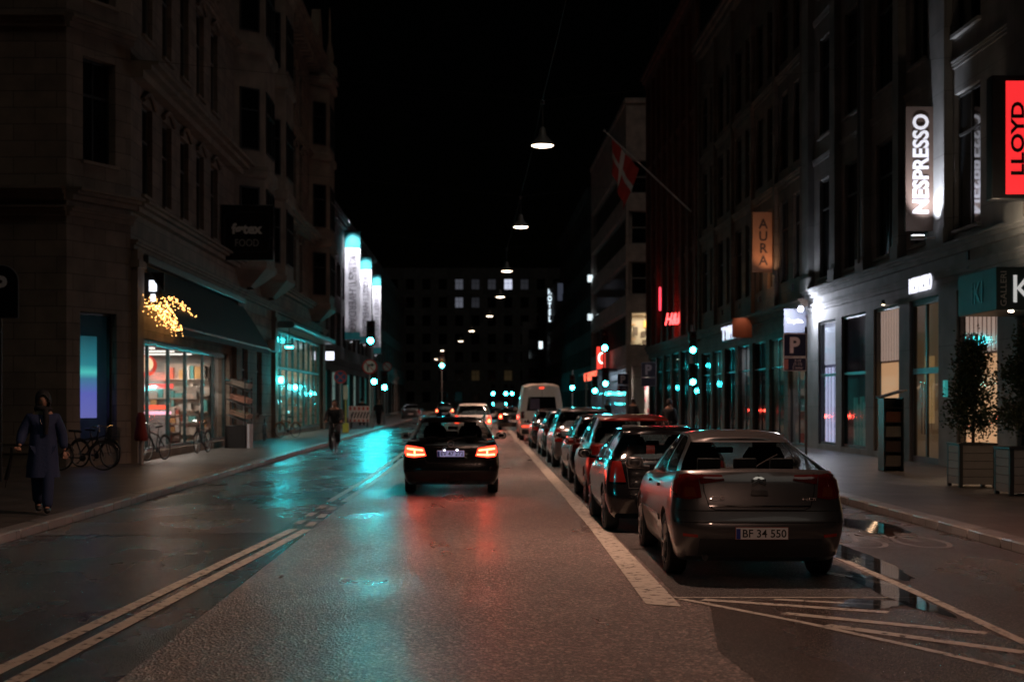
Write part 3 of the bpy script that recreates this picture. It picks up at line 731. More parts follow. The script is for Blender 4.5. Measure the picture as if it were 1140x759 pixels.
window(mo, p2, o2[0][0], o2[0][1], o2[0][2], o2[0][3], frame_white, glass_shop, 4, (), depth=.2, fw=.08)
window(mo, p2, .4, L2-.4, .15, 4.6, frame_white, glass_shop, 5, (.8,), depth=.2, fw=.1)
for (z0, z1, wt, col) in ((6.25, 8.9, 800, (1, .74, .45)), (.15, 4.6, 1000, (1, .8, .72))):
    mb = MB(); mb.box(12.6, 23.6, 119.5, 119.6, z0, z1); mb.box(12.6, 23.6, 115.6, 119.5, z1-.05, z1-.01); mb.box(12.6, 23.6, 115.6, 119.5, z0+.0, z0+.03)
    mb.build('interior', roomw, mo, world=True)
    area(mo, loc(mo, (15, 117.3, z1-.12)), (0, 0, -1), 5, 2, wt, col)
rr = random.Random(4)
g = goods(mo, 12.9, 119.1, 119.4, 6.3, 8.7, [(.6, .3, .1), (.1, .08, .06), (.5, .4, .3)], 6, 3)
mb = MB()
for k in range(14):
    x = 12.9+rr.random()*3.5; z = 6.3+rr.random()*1.6; mb.box(x, x+.35, 118+rr.random(), 118.9, z, z+rr.uniform(.3, .7), rr.randrange(3))
mb.build('display', [pmat('dsp_dark', (.05, .04, .04), .5), pmat('dsp_org', (.6, .3, .1), .5), pmat('dsp_white', (.7, .65, .6), .5)], mo, world=True)
mb = MB()
for k in range(12):
    x = 12.8+rr.random()*3; z = .3+rr.random()*2.4; mb.box(x, x+.3, 117+rr.random(), 118.9, z, z+rr.uniform(.3, .8), rr.randrange(3))
mb.build('display', [pmat('dsp_pink', (.7, .2, .25), .5), pmat('dsp_cream', (.8, .7, .6), .5), pmat('dsp_grey', (.2, .2, .2), .5)], mo, world=True)
MB().box(13.2, 24, 116, 150, 0, .1).build('core', dark_core, mo, world=True)
MB().box(12.3, 24, 119.7, 150, 0, 25.4).build('core', dark_core, mo, world=True) if False else None
mb = MB(); mb.box(13.6, 24, 119.8, 150, 0, 25.4); mb.box(12.6, 24, 115.6, 119.75, 9.2, 25.4); mb.build('core', dark_core, mo, world=True)
MB().box(11.9, 24.1, 114.9, 150, 25.6, 26).build('roof', conc, mo, world=True)
mb = MB(); mb.box(10.6, 11.98, 122, 149, 4.3, 4.55); mb.build('canopy', dark_metal, mo, world=True)
rsn = thing('blade_sign', 'tall red blade sign with a white ring on the office block', 'sign', (11.5, 128, 3.6+1.0))
MB().box(-.75, 0, -.1, .1, 0, 2.0).build('panel', emat('red_sign', (1, .06, .04), 1.3), rsn, bevel=.02)
mb = MB(); mb.tube([(-.3+.28*math.cos(a*math.pi/8), -.12, 1.0+.45*math.sin(a*math.pi/8)) for a in range(3, 14)], .06); mb.build('ring', emat('white_ring', (1, .9, .8), 3), rsn, smooth=40)
fs = thing('fascia_sign', 'long red lettered fascia sign over the far shop canopy at right', 'sign', (10.5, 124, 4.6))
text('lettering', 'BAGERIET', emat('red_fascia', (1, .12, .06), 2.2), fs, (.0, 8, -.55), (0, -1, 0), (0, 0, 1), 14, .75, .05, bold=.03)
MB().box(.03, .08, 0, 16, -1.0, -.1).build('board', black, fs)

# ---------- far right buildings
for (y0, y1, h, x, col, lab) in ((150, 205, 24, 12, (.09, .1, .11), 'dark glass fronted hotel building beyond the office block'), (205, 275, 19, 12, (.12, .11, .11), 'dark stone building at the far right end of the street')):
    fb = thing('far_building', lab, 'building', (x, y0, 0)); fm = stonemat('far_wall_%d' % y0, col, 3, 3, .6)
    L = y1-y0; op = regular(int(L/3.6), L, 1, 1.4, [(z, z+2) for z in ((1, 5.5, 9.2, 12.9, 16.6, 20.2) if h > 20 else (1, 5.5, 9.2, 12.9))])
    p = facade(fb, (x, y0), (x, y1), 0, h, op, fm, side=-1); pe = facade(fb, (x, y0), (x+12, y0), 0, h, [], fm, side=1)
    mb = MB()
    for (a, b, c, d) in op: prism_box(mb, p, a+.02, b-.02, c+.02, d-.02, .2, .3)
    o = mb.build('window_glazing', glass_dark, fb, world=True); o['kind'] = 'stuff'
    bands(fb, p, L, [(4.2, 4.6, .2), (h-.6, h, .5)], fm)
ht = thing('hotel_sign', 'white glowing vertical HOTEL sign high on the dark facade', 'sign', at(612, 358, 225))
text('lettering', 'H\nO\nT\nE\nL', emat('hotel_white', (.75, .9, 1), 1.6), ht, (0, 0, 2.55), (1, 0, 0), (0, 0, 1), .62, 5.1, .1, bold=.03)
MB().box(-.45, .45, .12, .3, -.2, 5.3).build('panel', black, ht)
for k, (px, py, Y, w_, h_) in enumerate(((620+4, 325, 200, .8, 2.4), (657, 310, 149, .5, .7), (657, 353, 149, .5, .65), (602, 384, 240, .6, 1.2))):
    l = thing('lit_panel', ['pale blue lit sign panel right of the HOTEL letters', 'upper small white lit box on the office block edge', 'lower small white lit box on the office block edge', 'small white lit box low left of the HOTEL letters'][k], 'sign', at(px, py, Y))
    MB().box(-w_/2, w_/2, -.1, .1, -h_/2, h_/2).build('panel', emat('lit_box_%d' % k, (.6, .7, 1) if k == 0 else (.8, .95, 1), [.05, 1.3, 1.1, 1.6][k]), l)  # first panel glows in place of HOTEL letters mirrored in the glass
# ---------- street end
eb = thing('end_building', 'dark apartment block closing the end of the street with a few lit windows', 'building', (-60, 300, 0))
em = stonemat('end_wall', (.10, .10, .10), 3, 3, .7)
op = regular(38, 130, 1, 1.7, [(z, z+2.2) for z in (1.5, 6, 9.8, 13.6, 17.4, 21.2, 25)])
pe = facade(eb, (-60, 300), (70, 300), 0, 29.5, op, em, side=1)
lits = {}
def nearest(px, py):
    X = (px-530)/1600*300; Z = 1.8+(446-py)/1600*300
    return min(range(len(op)), key=lambda i: ((op[i][0]+op[i][1])/2-60-X)**2+((op[i][2]+op[i][3])/2-Z)**2)
for px, py, s in ((513, 309, .07), (532, 309, .016), (549, 311, .021), (567, 310, .8), (586, 310, .016), (519, 332, .12), (536, 331, .016), (534, 415, .01), (573, 415, .013)):
    lits[nearest(px, py)] = s
mb = MB()
for i, (a, b, c, d) in enumerate(op):
    if i not in lits: prism_box(mb, pe, a+.02, b-.02, c+.02, d-.02, .2, .3)
o = mb.build('window_glazing', glass_dark, eb, world=True); o['kind'] = 'stuff'
for i, s in lits.items():
    a, b, c, d = op[i]; window(eb, pe, a, b, c, d, frame_dark, emat('lit_pane_%d' % int(s*1000), (.75, .8, 1) if c > 10 else (1, .7, .35), s), 2, (.6,), depth=.2)
lg = thing('far_building', 'paler narrow building in front of the street end at right', 'building', (9, 272, 0))
lm2 = stonemat('pale_far_wall', (.16, .16, .165), 3, 3, .7); ol = regular(2, 8, 1.2, 2, [(z, z+1.9) for z in (2, 6, 9.6, 13.2)])
pl = facade(lg, (8.6, 268), (16.6, 268), 0, 16.5, ol, lm2, side=1)
for k, (a, b, c, d) in enumerate(ol): window(lg, pl, a, b, c, d, frame_dark, glass_dark if k not in (0, ) else emat('amber_pane', (1, .6, .2), .3), 2, (.5,))

# ================================================================== LEFT BUILDING
frame_glint = pmat('glint_sash_frame', (.16, .155, .15), .35)  # frames paled so their colour stands in for glints on the transoms
sand = stonemat('brown_sandstone', (.24, .19, .15), 1.1, .42, .45, .85, .14, .6)
sandp = stonemat('sandstone_plain', (.26, .205, .16), 3, 3, .8, .85, .08, .3)
lbd = thing('stone_building', 'old brown sandstone building with oriel bays and the supermarket on the left', 'building', (-9.3, 39, 0))
HL = 21.3
# end wall facing the camera
oe = [(17.5-2.6-k*3.6, 17.5-.9-k*3.6, z, z2) for k in range(4) for z, z2 in ((2.0, 5.2), (8.0, 10.7), (12.2, 15), (16.4, 18.8))]
oe = [o for o in oe if o[0] > .5]
pE = facade(lbd, (-30, 36.5), (-10.4, 36.5), 0, HL, [(a+1.6-1.0, b+1.6-1.0, c, d) for a, b, c, d in oe], sand, side=1)
for a, b, c, d in oe: window(lbd, pE, a+.6, b+.6, c, d, frame_dark, glass_dark, 2, (.65,), sill=sandp)
bands(lbd, pE, 19.6, [(.0+.12, .9, .1), (6.5, 6.75, .25), (6.9, 7.2, .5), (11.3, 11.6, .25), (15.6, 15.9, .2), (20.7, 21.4, .7)], sandp)
# chamfer
pC = facade(lbd, (-10.4, 36.5), (-9.3, 38.7), 0, HL, [(.5, 1.9, .75, 4.1), (.6, 1.85, 8, 10.7), (.6, 1.85, 12.2, 15)], sand, side=1)
for c, d in ((8, 10.7), (12.2, 15)): window(lbd, pC, .6, 1.85, c, d, frame_dark, glass_dark, 2, (.65,), sill=sandp)
bands(lbd, pC, 2.46, [(6.5, 6.75, .25), (6.9, 7.2, .5), (11.3, 11.6, .25), (20.7, 21.4, .7)], sandp)
def screen_material():
    m = bpy.data.materials.new('display_screen_teal'); m.use_nodes = True; t = m.node_tree; L = t.links.new; b = t.nodes['Principled BSDF']
    tc = t.nodes.new('ShaderNodeTexCoord'); s = t.nodes.new('ShaderNodeSeparateXYZ'); L(tc.outputs['Generated'], s.inputs[0])
    cr = t.nodes.new('ShaderNodeValToRGB'); L(s.outputs[2], cr.inputs[0]); e = cr.color_ramp.elements
    e[0].position = 0; e[0].color = (.25, .25, .8, 1); e[1].position = 1; e[1].color = (.02, .12, .16, 1)
    for p, c in ((.3, (.2, .22, .85, 1)), (.48, (.1, .35, .6, 1)), (.56, (.15, 1, .95, 1)), (.65, (.05, .4, .5, 1))): x = e.new(p); x.color = c
    b.inputs['Base Color'].default_value = (.02, .02, .02, 1); L(cr.outputs[0], b.inputs['Emission Color']); b.inputs['Emission Strength'].default_value = .6
    return m
f = window(lbd, pC, .5, 1.9, .75, 4.1, frame_dark, glass_shop, 1, (), depth=.2)
mb = MB(); prism_box(mb, pC, 1.0, 1.6, 1.35, 3.5, .42, .46); mb.build('display_screen', screen_material(), f, world=True)
# street wall
U = 38.7
def sy(a, b, c, d): return (a-U, b-U, c, d)
shop = sy(39.1, 54.2, .35, 3.55); glassf = sy(66.2, 85, .3, 5.1)
os_ = []
for k, y in enumerate((40.0, 42.6, 45.2, 47.8, 50.4)):
    os_ += [sy(y, y+1.3, 7.55, 10.1), sy(y, y+1.3, 12.0, 14.9), sy(y, y+1.3, 16.2, 18.9)]
for y in (67.5, 70.2, 72.9, 75.6):
    os_ += [sy(y, y+1.3, 7.55, 10.1), sy(y, y+1.3, 12.0, 14.9), sy(y, y+1.3, 16.2, 18.9)]
for y in (57.2, 61): os_ += [sy(y, y+1.4, 1.2, 4.2)]
pS = facade(lbd, (-9.3, U), (-9.3, 89), 0, HL, [shop, glassf]+os_, sand, side=1, depth=.4)
for o_ in os_: window(lbd, pS, *o_, frame_glint, glass_dark, 2, (.62,), sill=sandp, depth=.14)
mb = MB()
for o_ in os_:
    if o_[2] > 6:
        n = 9
        # arched hood moulds over the openings
        pts = [pS(lerp(o_[0]-.12, o_[1]+.12, i/8), o_[3]+.05+.28*math.sin(math.pi*i/8), -.07) for i in range(n)]
        mb = MB(); mb.tube(pts, .07, 6); mb.build('hood_moulding', sandp, lbd, world=True)
bands(lbd, pS, 89-U, [(5.9, 6.15, .2), (6.9, 7.2, .5), (10.5, 10.95, .75), (15.3, 15.55, .3), (20.6, 21.4, .8)], sandp)
for k in range(60):
    mb = MB(); u = .3+k*.83; prism_box(mb, pS, u, u+.3, 20.2, 20.6, -.55, .02); mb.build('corbel', sandp, lbd, world=True)
for y in (38.95, 55.0, 65.6, 86.0):
    mb = MB(); prism_box(mb, pS, y-U-.22, y-U+.55, .0, 5.88, -.18, .02); prism_box(mb, pS, y-U-.28, y-U+.61, 5.4, 5.6, -.24, .02); mb.build('pilaster', sandp, lbd, world=True)
# oriel bays
for (a, b) in ((55.2, 59.8), (61.2, 65.8), (80.0, 84.6)):
    mb = MB(); X0 = -9.3; pr = 1.05
    plan = [(X0, a), (X0+pr, a+.9), (X0+pr, b-.9), (X0, b)]
    zl = [(6.3, .35), (6.9, 1.0), (7.0, 1.08), (7.2, 1.08), (7.25, 1), (10.4, 1), (10.5, 1.12), (10.9, 1.12), (10.95, 1), (15.2, 1), (15.3, 1.12), (15.6, 1.12), (15.7, 1), (19.4, 1), (19.5, 1.15), (19.9, 1.15), (20.4, .6)]
    rows = [[(X0+(x-X0)*s, (a+b)/2+(y-(a+b)/2)*(s if s < 1 else 1+(s-1)*.4), z) for x, y in plan] for z, s in zl]
    mb.grid(rows); o = mb.build('oriel', sandp, lbd, world=True)
    for z in (7.7, 11.5, 16.1):
        for q0, q1 in (((X0+pr, a+.9), (X0+pr, b-.9)), ((X0, a), (X0+pr, a+.9))):
            D = Vector((q1[0]-q0[0], q1[1]-q0[1], 0)); Ln = D.length; D.normalize(); N = Vector((D.y, -D.x, 0))
            def pp(u, zz, d=0, q0=q0, D=D, N=N): return Vector((q0[0], q0[1], 0))+D*u-N*(d-.05)+Vector((0, 0, zz))
            if Ln > 2: window(lbd, pp, .3, Ln-.3, z, z+2.4, frame_dark, glass_dark, 3, (.65,), depth=0)
            else: window(lbd, pp, .25, Ln-.25, z, z+2.4, frame_dark, glass_dark, 1, (.65,), depth=0)
mb = MB(); mb.box(-26, -9.75, 54.9, 65.8, .0, HL-.2); mb.box(-26, -13.6, 39, 89, 0, HL-.2); mb.box(-30, -9.9, 39.5, 89, 6.0, HL-.2); mb.box(-30, -11.2, 36.95, 39.5, 0, HL-.2)
mb.build('core', dark_core, lbd, world=True)
mb = MB(); mb.grid([[(-9.0, 38.5, 21.42), (-9.0, 89, 21.42)], [(-11.2, 39.5, 25), (-11.2, 89, 25)], [(-22, 44, 26), (-22, 89, 26)]])
mb.grid([[(-30, 36.2, 21.42), (-9.6, 36.2, 21.42)], [(-30, 39.5, 25), (-11.2, 39.5, 25)]]); mb.build('roof', roofm, lbd, world=True)
# end wall far + finial
pF = facade(lbd, (-9.3, 89), (-22, 89), 0, HL, [], sand, side=1)
mb = MB(); mb.lathe([(.5, 0), (.45, .6), (.2, .9), (.28, 1.2), (.1, 2.2), (.05, 4.0), (0, 4.3)], (-8.9, 87.4, 21.4), seg=12); mb.build('finial', sandp, lbd, world=True, smooth=40)
mb = MB(); mb.poly([(-8.9, 80.4, 21.4), (-8.9, 84.2, 21.4), (-8.9, 82.3, 24.2)]); mb.poly([(-9.4, 80.4, 21.4), (-9.4, 84.2, 21.4), (-9.4, 82.3, 24.2)])
mb.quad((-8.9, 80.4, 21.4), (-8.9, 82.3, 24.2), (-9.4, 82.3, 24.2), (-9.4, 80.4, 21.4)); mb.quad((-8.9, 84.2, 21.4), (-8.9, 82.3, 24.2), (-9.4, 82.3, 24.2), (-9.4, 84.2, 21.4)); mb.build('gable', sandp, lbd, world=True)

# supermarket front
teal_fr = pmat('teal_black_frame', (.02, .05, .055), .3, .3)
a, b, c, d = shop
mb = MB()
for u in (a, 41.6-U, 44.4-U, 47-U, 50-U, 52-U, b): prism_box(mb, pS, max(a, u-.05)+.003, min(b, u+.05)-.003, c, d, .18, .28)
prism_box(mb, pS, a, b, c, c+.1, .17, .29); prism_box(mb, pS, a, b, d-.16, d, .14, .3)
fw = mb.build('shop_window', teal_fr, lbd, world=True)
mb = MB(); mb.quad(pS(a, c, .23), pS(b, c, .23), pS(b, d, .23), pS(a, d, .23)); mb.build('pane', glass_shop, fw, world=True)
room(lbd, -9.72, 39.1, 54.2, .12, 4.6, 3.8, roomw, None, dirx=-1)
for k, y in enumerate((40.4, 43.5, 46.5, 49.5, 52.5)):
    area(lbd, loc(lbd, (-11.3, y, 3.45)), (0, 0, -1), 1.8, .25, 120 if k else 150, (1, .84, .74))
    MB().box(-12.2, -10.4, y-.06, y+.06, 3.47, 3.53).build('ceiling_light', emat('tube_white', (1, .92, .85), 2.2), lbd, world=True)
MB().box(-13.45, -9.75, 39.12, 54.18, 3.6, 4.58).build('soffit', pmat('soffit_dark', (.05, .05, .05), .8), lbd, world=True)
for k, (y0, y1) in enumerate(((39.6, 42.6), (43.2, 46.6), (47.3, 50.4), (51, 54))):
    goods(lbd, -13.35, y0, y1, .2, 2.3, [(.5, .42, .35), (.6, .12, .06), (.1, .35, .33), (.65, .6, .55), (.55, .3, .1)], 10, k+60)
MB().box(-11.9, -9.95, 47.2, 47.28, 2.2, 2.36).build('red_fascia', emat('red_strip', (1, .08, .06), 1.2), lbd, world=True)
mb = MB(); mb.lathe([(0, -.04), (.24, -.04), (.24, .04), (0, .04)], (-10.35, 45.0, 2.95), (0.25, -1, 0), seg=24); mb.build('round_sign', emat('round_warm', (1, .62, .38), 1.8), lbd, world=True, smooth=40)
mb = MB(); mb.lathe([(.23, -.06), (.34, -.06), (.34, -.02), (.23, -.02)], (-10.35, 45.05, 2.9), (0.25, -1, 0), seg=24); mb.build('round_sign', emat('round_red', (1, .08, .05), .7), lbd, world=True, smooth=40)
MB().box(-11.3, -9.95, 46.0, 46.8, .15, 1.35).build('counter', pmat('steel_counter', (.3, .3, .32), .35, .5), lbd, world=True)
MB().box(-11.32, -9.93, 45.98, 46.82, 1.36, 1.46).build('counter_light', emat('pink_light', (1, .45, .6), 2.2), lbd, world=True)
MB().box(-10.9, -10.0, 46.3, 46.5, 1.52, 1.66).build('counter_light', emat('red_light', (1, .1, .04), 1.8), lbd, world=True)
for k in range(5):
    MB().box(-12.3, -11.9, 46.8+k*1.3, 47.6+k*1.3, .15, 1.9+.1*k).build('rack', pmat('rack%d' % k, [(.3, .28, .26), (.08, .2, .2), (.4, .15, .1), (.2, .2, .2), (.35, .3, .25)][k], .5), lbd, world=True)

for k, y in enumerate((41.9, 45.2, 48.4, 51.6, 53.6)):
    goods_y(lbd, -12.9+.3*k, -10.0 if k != 1 else -10.6, y, .15, [2.1, 2.25, 1.6, 2.3, 3.2][k], [(.55, .45, .38), (.6, .1, .05), (.12, .4, .38), (.7, .65, .6), (.55, .3, .1)], k+160)
# awning
awn = thing('shop_awning', 'long black sloping fabric awning over the supermarket windows', 'awning', (-9.2, 39.4, 3.6))
fabric = pmat('awning_fabric', (.03, .033, .036), .75, bump=.3, bscale=90)
mb = MB(); n = 70; rows = []
for i in range(n+1):
    y = i*16.6/n; rp = .012*math.cos(i*math.pi/1.0)
    rows.append([(.05, y, 1.95), (.45, y, 1.38+rp), (.85, y, .72+rp), (1.15, y, .22+rp), (1.17, y, .0)])
mb.grid(rows); o = mb.build('fabric', fabric, awn, smooth=60); sm = o.modifiers.new('s', 'SOLIDIFY'); sm.thickness = .01
mb = MB(); mb.tube([(1.17, -.02, .2), (1.17, 16.62, .2)], .035); mb.build('front_bar', pmat('bar_grey', (.3, .33, .33), .3, .8), awn, smooth=40)
mb = MB(); mb.box(.0, .22, 0, 16.6, 1.97, 2.2); mb.build('cassette', dark_metal, awn, bevel=.02)
mb = MB()
for y in (.5, 5.5, 10.8, 16.1): mb.tube([(.05, y, 1.1), (.6, y-.0, .75), (1.14, y, .18)], .02)
mb.build('folding_arm', dark_metal, awn, smooth=40)
# lit letters seen under the awning end
ls = thing('lit_lettering', 'small white lit letters under the near end of the awning', 'sign', (-8.95, 39.8, 4.55))
mb = MB(); mb.box(-.06, .06, -.02, .02, 0, .2); mb.box(-.1, .04, -.02, .02, .28, .58); mb.box(.0, .1, -.02, .02, .28, .5); mb.build('letter_panel', emat('white_square', (.8, .88, 1), 2.2), ls)
MB().box(-.3, .3, .03, .1, -.1, .8).build('backing', black, ls)
# golden string lights
sl = thing('string_lights', 'mass of golden fairy lights hung under the awning', 'lights', (-8.9, 39.3, 3.6))
rr = random.Random(11); mb = MB(); wb = MB()
for k in range(850):
    y = rr.uniform(0, 4.9); 
    if y > 4.6 and rr.random() < .7: y = rr.uniform(0, 9)
    f = min(1, y/4.6); top = lerp(1.12, .42, f**1.6); x = rr.uniform(-.36, .6)
    if y > 4.8: zc = .12+rr.random()*.12; x = rr.uniform(.6, .8)
    else: zc = top-abs(rr.gauss(0, lerp(.24, .12, f)))-.05*math.sin(y*5)
    zc = max(.05, zc)
    r = rr.uniform(.007, .012); c = Vector((x, y, zc))
    n = len(mb.v)
    for v in ((r, 0, 0), (-r, 0, 0), (0, r, 0), (0, -r, 0), (0, 0, r*1.3), (0, 0, -r*1.3)): mb.v.append(tuple(c+Vector(v)))
    for q in ((0, 2, 4), (2, 1, 4), (1, 3, 4), (3, 0, 4), (2, 0, 5), (1, 2, 5), (3, 1, 5), (0, 3, 5)): mb.f.append(tuple(n+i for i in q)); mb.m.append(0)
for k in range(14):
    y0 = k*.85; wb.tube([(-.15+.3*rr.random(), y0+j*.2, .95+.2*math.sin(j*1.3+k)+.1*rr.random()) for j in range(6)], .004, 4)
o = mb.build('bulbs', emat('gold_bulb', (1, .47, .13), 14), sl); o['kind'] = 'stuff'
wb.build('wire', black, sl)
for y in (.8, 2.6, 4.8): point(sl, (.1, y, .85), 2.5, (1, .55, .2), .15)

# hanging supermarket sign
fx = thing('hanging_sign', 'large black square føtex FOOD sign jutting from the left facade', 'sign', (-9.3, 52.2, 6.9))
MB().box(.05, 1.95, -.12, .12, 0, 2.0).build('panel', pmat('sign_black', (.004, .004, .005), .3), fx, bevel=.03)
gl = pmat('dim_grey_letter', (.7, .66, .64), .5)
text('lettering', 'føtex', gl, fx, (1.0, -.125, 1.12), (1, 0, 0), (0, 0, 1), 1.12, .42, .01, bold=.045)
text('lettering', 'FOOD', pmat('dimmer_grey_letter', (.35, .34, .33), .5), fx, (1.0, -.125, .62), (1, 0, 0), (0, 0, 1), .85, .26, .01)
mb = MB(); pts = []
for cx, cz, a0 in ((1.62, 1.52, 0), (.38, 1.52, 90), (.38, .48, 180), (1.62, .48, 270)):
    for j in range(6): t_ = R(a0+j*18); pts.append((cx+.2*math.cos(t_), -.125, cz+.2*math.sin(t_)))
mb.tube(pts, .006, 6, closed=True); mb.build('border', pmat('dim_border', (.08, .08, .08), .5), fx)

# glass corner shop front
a, b, c, d = glassf
mb = MB()
for k in range(9): u = lerp(a, b, k/8); prism_box(mb, pS, max(a, u-.06)+.003, min(b, u+.06)-.003, c, d, .0, .12)
prism_box(mb, pS, a, b, 3.3, 3.42, -.01, .13); prism_box(mb, pS, a, b, d-.12, d, -.01, .13); prism_box(mb, pS, a, b, c, c+.15, -.01, .13)
fg = mb.build('glass_front', pmat('teal_steel', (.08, .2, .2), .3, .6), lbd, world=True)
mb = MB(); mb.quad(pS(a, c, .06), pS(b, c, .06), pS(b, d, .06), pS(a, d, .06)); mb.build('pane', glass_shop, fg, world=True)
room(lbd, -9.72, U+a, U+b, .12, 5.15, 3.4, pmat('cream_shop', (.62, .58, .48), .8), None, dirx=-1)
mb = MB()
for k in range(46):
    y = U+a+.2+k*.4; mb.box(-9.95, -9.88, y-.06, y+.06, 3.45, 5.05)
mb.build('slats', pmat('pale_slat', (.5, .52, .48), .5), lbd, world=True)
for y in (69, 74, 79, 83):
    area(lbd, loc(lbd, (-11.2, y, 4.9)), (0, 0, -1), 2.2, 2.5, 110, (1, .95, .75))
for k, y in enumerate((69.5, 73, 77, 81, 84.6)): goods_y(lbd, -12.8, -10.1, y, .15, [1.5, 2.2, 1.7, 2.6, 3.2][k], [(.7, .65, .55), (.3, .5, .45), (.55, .35, .2), (.75, .7, .6)], k+200)
goods(lbd, -12.9, 67, 84.5, .2, 2.6, [(.7, .65, .55), (.3, .5, .45), (.55, .3, .15), (.7, .7, .7)], 10, 99)
for k, (y, z) in enumerate(((67.2, 4.1), (68.6, 4.1), (67.4, 2.75), (76, 1.75), (79, 1.2))):
    mb = MB(); mb.lathe([(0, -.1), (.1, -.06), (.12, 0), (.1, .06), (0, .1)], (-10.4, y, z), seg=12); mb.build('mirrored_signal_bulb' if z > 2 else 'table_lamp', emat('teal_bulb', (.2, .9, 1), 14), lbd, world=True, smooth=50)  # upper bulbs stand in for signal lights mirrored in the shop glass
point(lbd, loc(lbd, (-9.95, 67.2, 3.2)), 5, TEAL, .2)
tl = thing('canopy_streak_light', 'bright teal lamp under the near end of the glass shop canopy', 'lamp', (-8.62, 66.3, 4.2))  # added light that lays the teal streak on the wet road
mb = MB(); mb.box(-.16, .16, -.3, .3, .1, .2); mb.tube([(0, 0, .2), (0, 0, .95)], .02); mb.build('housing', dark_metal, tl, bevel=.01)
mb = MB(); mb.box(-.14, .14, -.28, .28, .04, .098); mb.build('diffuser', emat('teal_tube', (.04, .92, 1), 35), tl, bevel=.02)
spot(tl, (0, -.3, 0), (.42, -1, -.2), 300, TEAL, 36, .8, .15)
tl2 = thing('pilaster_streak_light', 'teal glowing wall lantern low on the corner pilaster of the glass shop', 'lamp', (-8.95, 65.9, 2.75))  # second added teal light for the streak on the road
mb = MB(); mb.lathe([(0, -.15), (.1, -.13), (.12, 0), (.1, .13), (0, .15)], (0, 0, 0), seg=14); mb.build('globe', emat('teal_globe', (.04, .92, 1), 40), tl2, smooth=50)
mb = MB(); mb.tube([(0, 0, .14), (-.1, 0, .22), (-.3, 0, .22)], .02); mb.build('bracket', dark_metal, tl2)
spot(tl2, (0, -.2, 0), (.42, -1, -.12), 200, TEAL, 36, .8, .12)

mb = MB(); mb.box(-9.28, -8.55, 66, 85.2, 5.15, 5.45); mb.tube([(-8.5, 66, 5.3), (-8.5, 85.2, 5.3)], .16); mb.build('canopy', pmat('grey_teal_canopy', (.15, .2, .2), .4, .3), lbd, world=True, smooth=40)
mb = MB(); mb.box(-9.2, -8.9, 63.6, 65.2, 4.0, 4.5); mb.build('sign_box', pmat('beige_sign', (.4, .36, .3), .6), lbd, world=True)
sb = thing('small_lit_sign', 'small white lit box sign at the far corner of the left building', 'sign', (-8.95, 88, 4.3))
MB().box(-.25, .25, -.05, .05, 0, .5).build('panel', emat('small_white', (.8, .85, 1), 2.2), sb)

# ---------- banner building
dk = stonemat('dark_grey_wall', (.09, .085, .085), 2.5, 1.2, .6)
bb = thing('department_store', 'dark grey building beyond the stone one carrying tall white banners', 'building', (-10, 93, 0))
opb = regular(24, 107, 1.5, 1.8, [(5.8, 8.2), (9.4, 11.8)]); opg = regular(18, 107, 1, 1.2, [(.4, 3.9)])
pb = facade(bb, (-10, 93), (-10, 200), 0, 15.3, opb+opg, dk, side=1); facade(bb, (-10, 93), (-28, 93), 0, 15.3, [], dk, side=-1, name='wall')
mb = MB()
for o_ in opb: prism_box(mb, pb, o_[0]+.02, o_[1]-.02, o_[2]+.02, o_[3]-.02, .2, .3)
o = mb.build('window_glazing', glass_dark, bb, world=True)
bands(bb, pb, 107, [(4.4, 4.8, .3), (14.7, 15.3, .5)], dk)
for k, o_ in enumerate(opg[:9]):
    window(bb, pb, *o_, frame_dark, emat('teal_shop_pane_%d' % (k % 3), [(.05, .5, .45), (.3, .5, .45), (.02, .25, .25)][k % 3], [.12, .25, .1][k % 3]), 2, (.7,))
bw = pmat('white_banner_cloth', (.85, .83, .88), .7, var=.04); bt = pmat('teal_banner_cloth', (.03, .3, .32), .6)
